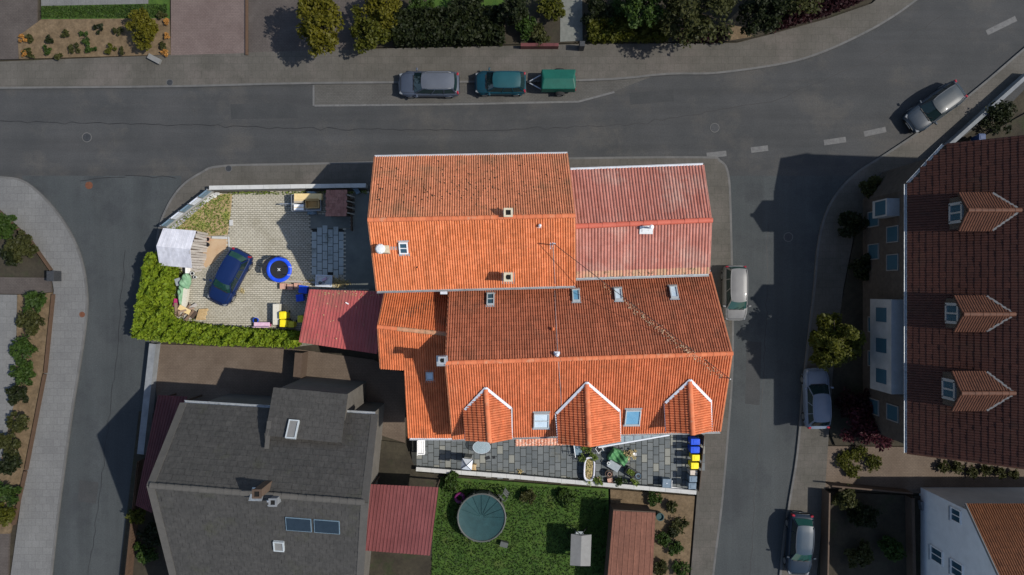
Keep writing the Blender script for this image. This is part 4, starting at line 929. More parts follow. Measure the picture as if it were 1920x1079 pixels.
# ---- white sheet shed in the corner
sn = (P(306, 428, 1.75), P(368, 433, 1.75)); sr = (P(293, 462, 2.3), P(357, 468, 2.3)); ss = (P(299, 498, 1.65), P(360, 503, 1.65))
sh = thing('garden_shed', 'small shed with white corrugated sheet roof and weathered board gable', 'shed', ((sn[0]+ss[1])/2).to_tuple()[:2]+(.12,))
qn = [sn[1], sn[0], sr[0], sr[1]]; sheet_roof(sh, [sr[1], sr[0], sn[0], sn[1]], 3, 3, M['corr_top'], amp=.012, rib_w=.15); sheet_roof(sh, [sr[0], sr[1], ss[1], ss[0]], 4, 7, M['corr'], amp=.028, rib_w=.5)
vsw = []
for e in (0, 1):
    dx = .12 if e == 0 else -.10
    for p in (sn[e], sr[e], ss[e]): vsw.append(Vector((p.x+dx, p.y, p.z-.06)))
v2 = [Vector((vsw[0].x, vsw[0].y-.1, .1)), vsw[0], vsw[1], vsw[2], Vector((vsw[2].x, vsw[2].y+.1, .1)), Vector((vsw[3].x, vsw[3].y-.1, .1)), vsw[3], vsw[4], vsw[5], Vector((vsw[5].x, vsw[5].y+.1, .1))]
MB().add(v2, [[0, 1, 2, 3, 4], [9, 8, 7, 6, 5], [0, 5, 6, 1], [1, 6, 7, 2], [2, 7, 8, 3], [3, 8, 9, 4]]).build('wall', M['wood_dark'], sh)
y0, y1 = vsw[5].y+.02, vsw[3].y-.02; n = 14; x0 = (vsw[3].x+vsw[5].x)/2
for i in range(n):
    ya = y0+(y1-y0)*(i+.5)/n; f = i/(n-1); zt = 1.65+(.65*f/.45 if f < .45 else .65*(1-f)/.55+.05*(f-.45))
    xb = x0+.05+(vsw[3].x-vsw[5].x)*(f-.5)
    MB().boxm(Matrix.Translation((xb+.12+random.uniform(-.03, .04), ya, (.1+zt)/2)) @ Matrix.Rotation(R(-5+random.uniform(-3, 3)), 4, 'Y') @ Matrix.Rotation(R(random.gauss(0, 2)), 4, 'X'), .025, (y1-y0)/n*.86, zt-.12).build('board', M['wood'], sh)

# ------------------------------------------------------------------ neighbouring houses
def window_on(t, xw, u, v, w, h, side=-1, dy=True, m='glass', fr='frame_white'):
    z = H-xw*FPX/(u-960); y = (539.5-v)*(H-z)/FPX
    f = MB()
    for s in (-1, 1): f.box((xw+side*.03, y+s*w/2, z), (.08, .07, h+.07)); f.box((xw+side*.03, y, z+s*h/2), (.079, w-.07, .07))
    f.box((xw+side*.02, y, z), (.06, .05, h-.07))
    wd = f.build('window', M[fr], t); MB().box((xw+side*.008, y, z), (.03, w-.07, h-.07)).build('pane', M[m], wd)
    MB().box((xw+side*.08, y, z-h/2-.06), (.18, w+.12, .04)).build('sill', M['zinc'], wd)
def window_dark(t, x, y0, y1, z0, z1, side=-1):
    y = (y0+y1)/2; w = abs(y1-y0); z = (z0+z1)/2; h = z1-z0; f = MB()
    for s in (-1, 1): f.box((x+side*.03, y+s*w/2, z), (.07, .06, h+.06)); f.box((x+side*.03, y, z+s*h/2), (.069, w-.06, .06))
    wd = f.build('window', M['frame_dim'], t); MB().box((x+side*.008, y, z), (.03, w-.06, h-.06)).build('pane', M['glass'], wd)
# G1: big dark roofed house on the right
ez = 6.2
G_e = (P(1697, 850, ez), P(1703, 240, ez)); G_e[0].x = G_e[1].x = 23.85
G_r = (Vector((31.6, G_e[0].y, 12.2)), Vector((31.6, G_e[1].y, 12.2))); G_o = (Vector((39.4, G_e[0].y, ez)), Vector((39.4, G_e[1].y, ez)))
G_p = Plane(G_e[0], G_e[1], G_r[0])
c1 = G_p.at(1704, 345); c2 = G_p.at(1771, 273); c3 = G_p.at(1925, 292); c3 = Vector((31.6, c2.y, 12.2))
g1 = thing('brown_roof_house', 'large house with dark brown tiled roof and a row of three gabled dormers', 'house', (31.6, -1.5, 0))
slopeW = [G_e[0], c1, c2, c3, G_r[0]]
rb = MB().slabpoly(slopeW, .08).slabpoly([G_o[0], Vector((39.4, c2.y, ez)), c3, G_r[0]], .08); g1r = rb.build('roof', M['deck'], g1)
MB().prism([Vector((24.3, G_e[0].y+.3, 0)), Vector((24.3, c1.y-.2, 0)), Vector((c2.x+.3, c2.y-.35, 0)), Vector((39, c2.y-.35, 0)), Vector((39, G_e[0].y+.3, 0))], -.05, ez-.1).build('wall', M['render_d'], g1)
for yy, s in ((G_e[0].y+.3, 1), (c2.y-.35, -1)):
    x0 = 24.4 if s > 0 else c2.x+.4
    MB().add([(x0, yy, ez-.1), (39, yy, ez-.1), (31.6, yy, 12.0), (x0, yy, G_p.z(x0, yy)-.15), (x0, yy+s*.2, ez-.1), (39, yy+s*.2, ez-.1), (31.6, yy+s*.2, 12.0), (x0, yy+s*.2, G_p.z(x0, yy)-.15)], [[0, 1, 2, 3], [7, 6, 5, 4], [3, 2, 6, 7], [2, 1, 5, 6]]).build('gable', M['render_d'], g1)
tG = tile_mesh('tile_g1', M['tile_g1'], rolls=2, amp=.045); tGd = tile_mesh('tile_g1d', M['tile_g1d'], amp=.04)
keepP = [(p.x, p.y) for p in slopeW]
lay_tiles(g1r, [(slope_cells(G_e[1], G_e[0], G_r[0], G_r[1], .30, .34, keep=lambda c: inpoly(c.x, c.y, keepP), off=.01), tG)], 0)
gutter(g1, Vector((23.78, G_e[0].y, ez-.05)), Vector((23.78, c1.y, ez-.05)), r=.08); gutter(g1, c1+Vector((-.06, .06, -.03)), c2+Vector((-.06, .06, -.03)), r=.08)
verge(g1r, G_e[0], G_r[0], 'tile_g1d', .10); verge(g1r, c2, c3, 'tile_g1')
for (u, v, hw, hz) in ((1779, 402, 1.06, 1.25), (1772, 587, 1.0, 1.2), (1766, 727, 1.1, 1.3)):
    f = G_p.at(u, v); zf = f.z+hz; zr = zf+.8
    xr = 23.85+(zr-ez)/((12.2-ez)/(31.6-23.85)); xe = 23.85+(zf-ez)/((12.2-ez)/(31.6-23.85))
    mb = MB(); A, B_, C_, D_ = Vector((f.x-.3, f.y-hw, zf)), Vector((xe, f.y-hw, zf)), Vector((xr, f.y, zr)), Vector((f.x-.3, f.y, zr))
    A2, B2 = Vector((f.x-.3, f.y+hw, zf)), Vector((xe, f.y+hw, zf))
    mb.slabpoly([A, B_, C_, D_], .06); mb.slabpoly([A2, B2, C_, D_], .06); do = mb.build('dormer', M['deck'], g1)
    w = MB(); w.add([(f.x, f.y-hw+.15, f.z-.1), (f.x, f.y+hw-.15, f.z-.1), (f.x, f.y+hw-.15, zf-.05), (f.x, f.y, zr-.12), (f.x, f.y-hw+.15, zf-.05), (xe, f.y-hw+.15, zf-.05), (xe, f.y+hw-.15, zf-.05)], [[4, 3, 2, 1, 0], [0, 5, 4], [1, 2, 6]]); w.build('dormer_wall', M['render_d'], do)
    fr = MB()
    for s in (-1, 1): fr.box((f.x-.05, f.y+s*.52, f.z+.72), (.1, .16, 1.15))
    fr.box((f.x-.05, f.y, f.z+1.24), (.1, 1.0, .14)); fr.box((f.x-.05, f.y, f.z+.2), (.1, 1.0, .14)); fr.box((f.x-.05, f.y, f.z+.72), (.09, .1, .9))
    fr.build('window_frame', M['render_bay'], do); MB().box((f.x-.02, f.y, f.z+.72), (.04, .95, .95)).build('pane', M['glass'], do)
    for (F, T, s) in ((A, B_, 1), (A2, B2, -1)):
        ud = Vector((1, 0, 0)); up = D_-F; vd = up.normalized(); nu = int((C_-D_).length/.3)+1; nv = 4
        if s > 0: cells = grid_cells(F, ud, vd, nu, nv, .3, up.length/nv, [F, T, C_, D_], .02)
        else: cells = grid_cells(F+ud*(nu*.3), -ud, vd, nu, nv, .3, up.length/nv, [F, T, C_, D_], .02)
        lay_tiles(do, [(cells, tGd)], 0)
        MB().bar(T+Vector((0, 0, .09)), C_+Vector((0, 0, .08)), .12, .03).build('valley_flashing', M['frame_dim'], do)
    ridge_tiles(do, D_+Vector((0, 0, .03)), C_+Vector((0, 0, .03)), M['tile_g1d'])
for (y0, y1, z0, z1, xo) in ((-.75, -6.6, 2.7, 5.2, .85), (5.6, 4.5, 2.9, 4.6, .8)):
    bay = MB().box((24.3-xo/2, (y0+y1)/2, (z0+z1)/2), (xo, abs(y1-y0), z1-z0)).build('bay_window', M['render_bay'], g1)
    n = max(1, int(abs(y1-y0)/1.6))
    for k in range(n):
        yc = y0+(y1-y0)*(k+.5)/n; MB().box((24.3-xo-.01, yc, (z0+z1)/2+.1), (.03, .9, 1.2)).build('pane', M['glass'], bay)
for yc in (3.4, 1.6, -8): window_dark(g1, 24.3, yc-.5, yc+.5, 3.2, 4.5)
for yc in (4.6, 2.4, -2.5, -4.8, -8): window_dark(g1, 24.3, yc-.5, yc+.5, .9, 2.2)
# G2: white house, lower right
g2w = 28.3; g2 = thing('white_gable_house', 'white rendered house with umber tiled roof and small dark windows in its gable', 'house', (34, -18, 0))
n0 = P(1810, 945, 4.8); rz_ = 8.7; ry = n0.y-4.4; x0 = n0.x; x1 = 42
MB().slabpoly([n0, Vector((x1, n0.y, 4.8)), Vector((x1, ry, rz_)), Vector((x0, ry, rz_))], .08).slabpoly([Vector((x0, 2*ry-n0.y, 4.8)), Vector((x1, 2*ry-n0.y, 4.8)), Vector((x1, ry, rz_)), Vector((x0, ry, rz_))], .08).build('roof', M['deck'], g2)
g2r = [o for o in g2.children][-1]
yn, ys_ = n0.y-.35, 2*ry-n0.y+.35; ve = []
for x in (g2w, x1-.3): ve += [(x, yn, -.05), (x, yn, 4.95), (x, ry, rz_-.15), (x, ys_, 4.95), (x, ys_, -.05)]
MB().add(ve, [[0, 1, 2, 3, 4], [9, 8, 7, 6, 5], [0, 5, 6, 1], [1, 6, 7, 2], [2, 7, 8, 3], [3, 8, 9, 4]]).build('wall', M['render_w'], g2)
lay_tiles(g2r, [(slope_cells(Vector((x1, n0.y, 4.8)), n0, Vector((x0, ry, rz_)), Vector((x1, ry, rz_)), .3, .34, off=.01), tile_mesh('tile_g2', M['tile_g2'], amp=.04))], 0)
ridge_tiles(g2r, Vector((x0, ry, rz_+.03)), Vector((x1, ry, rz_+.03)), M['tile_g2']); verge(g2r, n0, Vector((x0, ry, rz_)), 'frame_dim', .06)
for (u, v, w, h) in ((1793, 967, .8, .9), (1757, 1042, .9, 1.2), (1795, 1068, .9, 1.1)): window_on(g2, g2w, u, v, w, h)
# G3: grey roofed house, lower left
g3n = (P(345, 756, 5.7), P(703, 778, 5.7)); g3rz = (P(283, 910, 9.5), P(684, 942, 9.5))
g3s = (P(352, 1185, 5.0), P(668, 1205, 5.0))
g3n = (Vector((g3rz[0].x, g3n[0].y, 5.7)), g3n[1])
g3, g3r = gable_house('grey_roof_house', 'large house with weathered grey slate roof and two solar panels', g3n, g3rz, g3s, 'render_nb', vover=.45, dk=.30)
def flat_mesh(name, m):
    return MB().add([(.01, 0, .035), (.99, 0, .035), (.99, 1.12, .008), (.01, 1.12, .008), (.01, 0, 0), (.99, 0, 0)], [[0, 1, 2, 3], [4, 5, 1, 0]]).mesh(name, m)
sl = flat_mesh('slate', M['slate_g3'])
lay_tiles(g3r, [(slope_cells(g3n[1], g3n[0], g3rz[0], g3rz[1], .40, .36, off=.01, stag=True), sl), (slope_cells(g3s[0], g3s[1], g3rz[1], g3rz[0], .40, .36, off=.01, stag=True), sl)], 0, name='slate')
ridge_tiles(g3r, g3rz[0]+Vector((0, 0, .03)), g3rz[1]+Vector((0, 0, .03)), M['slate_ridge'], r=.17, step=.45)
for i in (0, 1): verge(g3r, g3n[i]+Vector((0, 0, .05)), g3rz[i]+Vector((0, 0, .05)), 'slate_ridge', .42, .10); verge(g3r, g3s[i]+Vector((0, 0, .05)), g3rz[i]+Vector((0, 0, .05)), 'slate_ridge', .42, .10)
g3p = Plane(g3n[0], g3n[1], g3rz[0]); g3q = Plane(g3s[0], g3s[1], g3rz[0]); xd = (g3rz[1]-g3rz[0]).normalized()
gutter(g3, g3n[0]+Vector((0, .08, -.05)), g3n[1]+Vector((0, .08, -.05)))
e0, e1, e2, e3 = P(513, 727, 6.3), P(652, 740, 6.3), P(640, 830, 7.6), P(497, 816, 7.6)
skylight(g3, Plane(e0, e1, e2), 549, 806, .6, 1.1, 'pale_gard', xdir=-xd, frame='frame_grey', apron=False); skylight(g3, g3q, 524, 1022, .6, .7, 'pale_gard', xdir=xd, apron=False)
for u, v in ((560, 984), (613, 988)):
    M4 = frame_on(g3q, g3q.at(u, v, .14), xd); sp = MB().boxm(M4, 1.45, .95, .05).build('solar_panel', M['steel_blue'], g3)
    MB().boxm(M4 @ Matrix.Translation((0, 0, .03)), 1.37, .87, .012).build('cell_sheet', M['solar'], sp)
chimney(g3, g3p, 482, 926, 1.1, .5, m='wood_dark'); chimney(g3, g3q, 512, 942, .9, .45, m='wall_nb')
ex = MB().slabpoly([e0, e1, e2, e3], .12); ex = ex.build('rear_extension_roof', M['slate_g3'], g3)
ia, ib, ic, id_ = [p.lerp((e0+e1+e2+e3)/4, .08) for p in (e0, e1, e2, e3)]
MB().prism([ia, ib, ic, id_], -.05, 6.1).build('rear_extension_wall', M['render_nb'], g3)
lay_tiles(ex, [(slope_cells(e1, e0, e3, e2, .40, .36, off=.005, stag=True), sl)], 0, name='slate')
MB().bar(P(505, 790, 7.25)+Vector((.0, 0, 0)), P(500, 842, 7.9), .25, .06).build('roof_walkway', M['slate_ridge'], g3)

carport('maroon_carport', 'narrow maroon sheet roof lean-to beside the grey roofed house', [P(296, 741, 2.5), P(352, 744, 2.5), P(285, 962, 2.5), P(254, 948, 2.5)], 2, 5, M['redsheet_dim'], zf=.1)
nc_ = carport('rose_carport', 'carport with rose red sheet roof beside the garden pool', [P(692, 908, 2.6), P(822, 914, 2.6), P(806, 1042, 2.6), P(676, 1032, 2.6)], 4, 5, M['redsheet_mid'], zf=.1)
MB().bar(P(680, 912, 2.7), P(664, 1034, 2.7), .35, .2).build('edge_flashing', M['pale_gard'], nc_)
s0 = [P(1150, 958, 2.3), P(1229, 962, 2.3), P(1222, 1110, 2.3), P(1137, 1110, 2.3)]
gs = thing('garden_hut', 'garden hut with terracotta coloured flat roof beside the lawn', 'hut', ((s0[0]+s0[2])/2).to_tuple()[:2]+(.12,))
sheet_roof(gs, s0, 4, 2, M['terra_dim'], amp=.02, rib_w=.2)
cc = (s0[0]+s0[2])/2; MB().prism([p.lerp(cc, .07) for p in s0], .1, 2.26).build('wall', M['wood_dark'], gs)
MB().bar(s0[0]+Vector((0, .05, -.04)), s0[1]+Vector((0, .05, -.04)), .06, .14).build('fascia', M['wood_dark'], gs)
# ------------------------------------------------------------------ vehicles
def paint(name, c, dark=.8):
    return mat(name, tuple(x*dark for x in c), c, rough=.42, scale=.8, coat=.12, spec=.35)
M['cglass'] = mat('car_glass', (.010, .022, .024), rough=.04, spec=.7)
M['cglass_green'] = mat('car_glass_green', (.012, .05, .045), rough=.04, spec=.7)
M['lamp'] = mat('headlamp_glass', (.16, .17, .18), rough=.1, spec=.8); M['tail'] = mat('tail_lamp', (.22, .01, .02), rough=.15, spec=.6)
M['trim'] = mat('black_trim', (.012, .012, .013), rough=.6); M['alloy'] = mat('wheel_alloy', (.30, .31, .32), rough=.35, metal=.7)
M['plate'] = mat('number_plate', (.5, .5, .48), rough=.4)
def car(label, u, v, heading, pm, L=4.1, W=1.70, Ht=1.45, glass='cglass', hood=.27, tail=.06, rails=False, z0=.02, group=None, name='parked_car', roofm=None, slope_r=.10):
    """x forward, y left. hood/tail = share of the length in front of / behind the cabin at belt height"""
    c = P(u, v, z0+.75); t = thing(name, label, 'car', (c.x, c.y, z0), rz=heading, group=group)
    hw = W/2; belt = Ht*.63
    def wid(s): return hw*(1-.16*abs(s)**7)*(1-.10*max(0, s-.75)/.25*1.0)         # s in -1..1 along the car
    stn = [-1, -.985, -.95, -.86, -.72, -.5, -.2, .1, .34, .46, .6, .75, .87, .95, .985, 1]
    def top(s):
        hs = 1-2*hood
        if s > hs: k = (s-hs)/(1-hs); return belt-.02-(belt*.24)*k**1.6-.10*max(0, k-.88)/.12
        if s < -.9: return belt-.02-.30*(-s-.9)/.1*(.5)
        return belt
    rows = []; body = MB()
    for s in stn:
        w = wid(s); zt = top(s); zb = .20+(.10 if abs(s) > .95 else 0); e = .80 if abs(s) > .99 else (.92 if abs(s) > .97 else 1.0)
        x = s*L/2
        half = [(w*.86*e, zb), (w*.97*e, zb+.12), (w*e, (zb+zt)/2+.02), (w*.985*e, zt-.14), (w*.93*e, zt-.04), (w*.80*e, zt+.005), (w*.42*e, zt+.03), (0, zt+.038)]
        rows.append([(x, y, z) for y, z in half]+[(x, -y, z) for y, z in half[-2::-1]])
    n = len(rows[0]); vs = [p for r_ in rows for p in r_]; fs = []
    for i in range(len(rows)-1):
        for k in range(n-1): fs.append([i*n+k, (i+1)*n+k, (i+1)*n+k+1, i*n+k+1])
        fs.append([i*n+n-1, (i+1)*n+n-1, (i+1)*n, i*n])
    fs.append(list(range(n))[::-1]); fs.append([(len(rows)-1)*n+k for k in range(n)])
    body.add(vs, fs); b = body.build('body', pm, t, smooth=True)
    # cabin: belt ring, roof ring
    xb0, xb1 = -L/2+tail*L, L/2-hood*L; xt0, xt1 = xb0+slope_r*L, xb1-.155*L
    wb, wt = hw*.90, hw*.70; zr = Ht-.06
    def ring(k):      # k 0 belt .. 1 roof edge
        x0, x1, w, z = xb0+(xt0-xb0)*k, xb1+(xt1-xb1)*k, wb+(wt-wb)*k, belt+.01+(zr-belt)*k
        return x0, x1, w, z
    def pt(side, fx, k):      # fx 0 rear .. 1 front
        x0, x1, w, z = ring(k); bow = 1-.10*abs(2*fx-1)**4
        return Vector((x0+(x1-x0)*fx, side*w*bow, z))
    def endpt(front, fy, k):
        x0, x1, w, z = ring(k); x = (x1+.09*(1-fy*fy)) if front else (x0-.06*(1-fy*fy)); return Vector((x, fy*w*.90, z))
    core = MB(); fy = [-1, -.5, 0, .5, 1]
    # glass areas, each its own part
    def patch(nm, f, m_, ks=(0, .5, 1), cs=fy):
        mb = MB(); vs = [f(c_, k) for k in ks for c_ in cs]; nc = len(cs)
        mb.add(vs, [[i*nc+j, i*nc+j+1, (i+1)*nc+j+1, (i+1)*nc+j] for i in range(len(ks)-1) for j in range(nc-1)])
        return mb.build(nm, m_, t, smooth=True)
    patch('windscreen', lambda c_, k: endpt(True, c_*.97, k*.97+.02), M[glass]); patch('rear_window', lambda c_, k: endpt(False, c_*.9, k*.86+.1), M[glass])
    fxs = [.03, .25, .45, .65, .82, .97]
    for s in (1, -1): patch('side_window', lambda c_, k, s=s: pt(s, c_, k*.88+.08)+Vector((0, s*.004, 0)), M['cglass'], cs=fxs)
    # roof panel with dome, pillars
    rp = MB(); nx, ny = 8, 6; vs = []
    for i in range(nx+1):
        for j in range(ny+1):
            a = i/nx; q = 2*j/ny-1; x0, x1, w, z = ring(.97); bow = 1-.10*abs(2*a-1)**4
            xx = x0-.03+(x1-x0+.07)*a; ex = (.09*(1-q*q)*a-.06*(1-q*q)*(1-a))
            vs.append(Vector((xx+ex, q*w*bow*1.01, z+.075*(1-q**4)*(1-(2*a-1)**6)-.0)))
    rp.add(vs, [[i*(ny+1)+j, (i+1)*(ny+1)+j, (i+1)*(ny+1)+j+1, i*(ny+1)+j+1] for i in range(nx) for j in range(ny)])
    rf = rp.build('roof', roofm or pm, t, smooth=True)
    pl = MB()
    for s in (1, -1):
        for fx, wd in ((.985, .06), (.60, .05), (.30, .05), (.02, .10)):
            pl.bar(pt(s, fx, 0)+Vector((0, s*.006, 0)), pt(s, fx, 1)+Vector((0, s*.006, 0)), .035, wd, up=Vector((1, 0, 0)))
        for fx in (.0, .2, .4, .6, .8): pl.bar(pt(s, fx, 1), pt(s, fx+.2, 1), .05, .06)
    pl.build('pillars', pm, rf)
    MB().add([pt(1, .02, .02)-Vector((0, .06, .02)), pt(1, .98, .02)-Vector((0, .06, .02)), pt(-1, .98, .02)+Vector((0, .06, -.02)), pt(-1, .02, .02)+Vector((0, .06, -.02))], [[0, 1, 2, 3]]).build('interior', M['trim'], t)
    if rails:
        for s in (1, -1): MB().tube([pt(s, .06, 1)+Vector((0, -s*.03, .05)), pt(s, .15, 1)+Vector((0, -s*.03, .10)), pt(s, .85, 1)+Vector((0, -s*.03, .10)), pt(s, .94, 1)+Vector((0, -s*.03, .05))], .022, 6).build('roof_rail', M['alloy'], rf)
    for sx in (1, -1):
        for s in (1, -1):
            wx = sx*L*.31; y = s*(hw-.10)
            mb = MB(); mb.tube([(wx, y-s*.10, .31), (wx, y+s*.09, .31)], .31, 18); w_ = mb.build('wheel', M['rubber'], t)
            MB().tube([(wx, y+s*.05, .31), (wx, y+s*.105, .31)], .20, 14).build('rim', M['alloy'], w_)
            ar = [(wx+math.cos(a)*.37, s*(hw*.99), .31+math.sin(a)*.37) for a in [math.pi*k/8 for k in range(9)]]
            MB().tube(ar, .035, 6).build('wheel_arch', pm, t, smooth=True)
    for s in (1, -1):
        MB().box((L/2-.20, s*hw*.66, belt*.72), (.24, .30, .12), -s*.35).build('headlight', M['lamp'], t, bevel=.03)
        MB().box((-L/2+.10, s*hw*.74, belt*.80), (.14, .20, .28), s*.3).build('taillight', M['tail'], t, bevel=.03)
        MB().box((xb1-.17, s*(hw*.95+.10), belt+.05), (.12, .20, .13), s*.2).build('mirror', pm, t, bevel=.03)
        MB().bar(pt(s, .04, .0)+Vector((0, s*.012, -.01)), pt(s, .96, .0)+Vector((0, s*.012, -.01)), .03, .025).build('trim_strip', M['trim'], t)
    MB().box((L/2-.02, 0, .44), (.05, .50, .12)).build('number_plate', M['plate'], t); MB().box((-L/2+.03, 0, .55), (.05, .50, .12)).build('number_plate', M['plate'], t)
    MB().bar(endpt(True, -.75, .0)+Vector((.02, 0, .015)), endpt(True, .75, .0)+Vector((.02, 0, .015)), .06, .03).build('wiper_cowl', M['trim'], t)
    MB().box((L/2-.03, 0, .36), (.08, W*.62, .10)).build('grille', M['trim'], t)
    sm = MB()
    for s in (1, -1): sm.tube([(xx*L/2, s*wid(xx)*.78, top(xx)+.008) for xx in (1-2*hood+.02, 1-1.4*hood, 1-.8*hood, .93)], .009, 5)
    sm.tube([(.93*L/2, y_*wid(.93)*.78, top(.93)+.008+.03*(1-y_*y_)) for y_ in (-1, -.5, 0, .5, 1)], .009, 5); sm.build('bonnet_gap', M['trim'], b)
    for s in (-.35, .25): MB().bar(endpt(True, s, .03)+Vector((.02, 0, .02)), endpt(True, s+.5, .30)+Vector((.02, 0, .02)), .02, .02).build('wiper', M['trim'], t)
    return t
def hd(dx, dy): return math.atan2(dy, dx)
car('dark blue hatchback parked in the beige courtyard', 429, 520, hd(-49, -92), paint('car_paint_navy', (.004, .016, .075)), L=3.95, W=1.68, glass='cglass_green', z0=.14, roofm=None)
car('silver and blue estate car parked in the bay behind the small teal car', 804, 157, math.pi, paint('car_paint_slate_blue', (.048, .060, .085)), L=4.15, rails=True, tail=.04, slope_r=.05, roofm=paint('car_roof_silver', (.085, .095, .115)))
car('small teal car parked in the bay in front of the tarpaulin trailer', 938, 155, math.pi, paint('car_paint_teal', (.004, .038, .058)), L=3.5, W=1.58, hood=.24, tail=.03, roofm=paint('car_roof_teal', (.010, .060, .072)))
car('white car parked alone at the kerb of the right side road', 1379, 550, -math.pi/2, paint('car_paint_white', (.15, .15, .15)), L=3.75, W=1.6, hood=.22, tail=.03, glass='cglass_green', slope_r=.05, Ht=1.6)
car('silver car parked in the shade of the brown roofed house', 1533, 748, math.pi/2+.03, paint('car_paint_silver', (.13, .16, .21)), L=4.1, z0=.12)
car('dark blue car parked in the side road near the white gabled house', 1501, 1022, -math.pi/2-.06, paint('car_paint_midnight', (.010, .020, .035)), L=4.2, glass='cglass_green', z0=.10, roofm=paint('car_roof_bluegrey', (.028, .048, .07)))
car('grey blue car parked at the bend below the street pavement wall', 1755, 200, hd(-1, -.72), paint('car_paint_greyblue', (.022, .034, .05)), L=4.3, z0=.06, roofm=paint('car_roof_grey', (.045, .055, .062)))

def wheel(t, x, y, r, w, fender=None, nm='wheel'):
    wo_ = MB().tube([(x, y-w/2, r), (x, y+w/2, r)], r, 16).build(nm, M['rubber'], t); MB().tube([(x, y-w/2-.01, r), (x, y+w/2+.01, r)], r*.6, 12).build('rim', M['alloy'], wo_)
    if fender:
        mb = MB(); pr = [(x+math.cos(a)*(r+.07), r+math.sin(a)*(r+.07)) for a in [math.pi*(.02+.96*k/8) for k in range(9)]]
        vs = [(px_, y-w/2-.03, pz) for px_, pz in pr]+[(px_, y+w/2+.03, pz) for px_, pz in pr]
        o = mb.add(vs, [[k, k+1, 10+k, 9+k] for k in range(8)]).build('mudguard', M[fender], t); o.modifiers.new('s', 'SOLIDIFY').thickness = .012
# green tarpaulin trailer behind the teal car
c = P(1047, 151, .9); tr = thing('tarp_trailer', 'small trailer under a teal green tarpaulin standing behind the teal car', 'trailer', (c.x, c.y, .02), rz=math.pi)
MB().box((0, 0, .50), (2.3, 1.32, .10)).build('chassis', M['steel'], tr)
MB().add([(-1.18, -.7, .5), (1.18, -.7, .5), (1.18, .7, .5), (-1.18, .7, .5), (-1.15, -.67, 1.15), (1.15, -.67, 1.15), (1.15, .67, 1.15), (-1.15, .67, 1.15), (-1.0, 0, 1.28), (1.0, 0, 1.28)], [[0, 1, 5, 4], [1, 2, 6, 5], [2, 3, 7, 6], [3, 0, 4, 7], [4, 5, 9, 8], [6, 7, 8, 9], [5, 6, 9], [7, 4, 8]]).build('tarpaulin', M['tarp_teal'], tr, bevel=.05)
for s in (1, -1):
    MB().bar((1.15, s*.5, .48), (1.95, s*.06, .45), .06, .07).build('drawbar', M['steel'], tr); wheel(tr, -.1, s*.80, .28, .16, 'rubber')
    MB().box((-1.20, s*.5, .52), (.05, .22, .10)).build('taillight', M['tail'], tr)
MB().box((2.02, 0, .45), (.22, .09, .09)).tube([(1.5, .0, .05), (1.5, 0, .5)], .04, 8).build('coupling', M['trim'], tr)
# open box trailer with cardboard in the courtyard
c = P(576, 381, .7); ot = thing('box_trailer', 'open grey trailer loaded with cardboard boxes beside the brown shed', 'trailer', (c.x, c.y, .14), rz=math.pi+.03)
MB().box((0, 0, .50), (1.95, 1.10, .06)).build('bed', M['steel'], ot)
for s in (1, -1):
    MB().box((0, s*.56, .66), (1.95, .035, .34)).build('side_panel', M['steel'], ot); wheel(ot, -.25, s*.68, .26, .15, 'steel_blue')
    MB().box((s*.99, 0, .66), (.035, 1.08, .34)).build('end_panel', M['steel'], ot)
MB().bar((.95, .0, .46), (1.75, 0, .45), .07, .08).build('drawbar', M['steel'], ot); MB().box((1.80, 0, .46), (.20, .09, .10)).tube([(1.5, .10, .0), (1.5, .10, .55)], .03, 8).build('coupling', M['steel'], ot)
def carton(name, label, u, v, z, size, m, rz=0, opened=False):
    c = P(u, v, z+size[2]); t = thing(name, label, 'box', (c.x, c.y, z), rz=rz); sx, sy, sz = size; w = .02
    if not opened:
        MB().box((0, 0, sz/2), size).build('carton', M[m], t, bevel=.01); MB().box((0, 0, sz+.002), (sx*.98, .05, .004)).build('tape', M['card_tan'], t)
    else:
        mb = MB().box((0, 0, w/2), (sx, sy, w))
        for s in (1, -1): mb.box((s*(sx/2-w/2), 0, sz/2+w/2), (w, sy, sz-w)); mb.box((0, s*(sy/2-w/2), sz/2+w/2), (sx-2*w, w, sz-w-.002))
        mb.build('carton', M[m], t)
        MB().boxm(Matrix.Translation((0, sy/2+.06, sz-.05)) @ Matrix.Rotation(.9, 4, 'X'), sx*.95, .15, .012).build('flap', M[m], t)
    return t
carton('cardboard_box', 'large flat pale cardboard box at the back of the trailer', 577, 369, .68, (1.86, .42, .42), 'card_tan')
carton('cardboard_box', 'open brown cardboard box standing in the trailer', 585, 383, .68, (.90, .52, .50), 'card', .03, True)
carton('cardboard_box', 'greyish cardboard box lying next to the open box', 560, 376, .68, (.66, .34, .36), 'card_grey')
carton('foam_box', 'white foam box in the trailer beside the open brown box', 560, 389, .68, (.66, .40, .34), 'white')

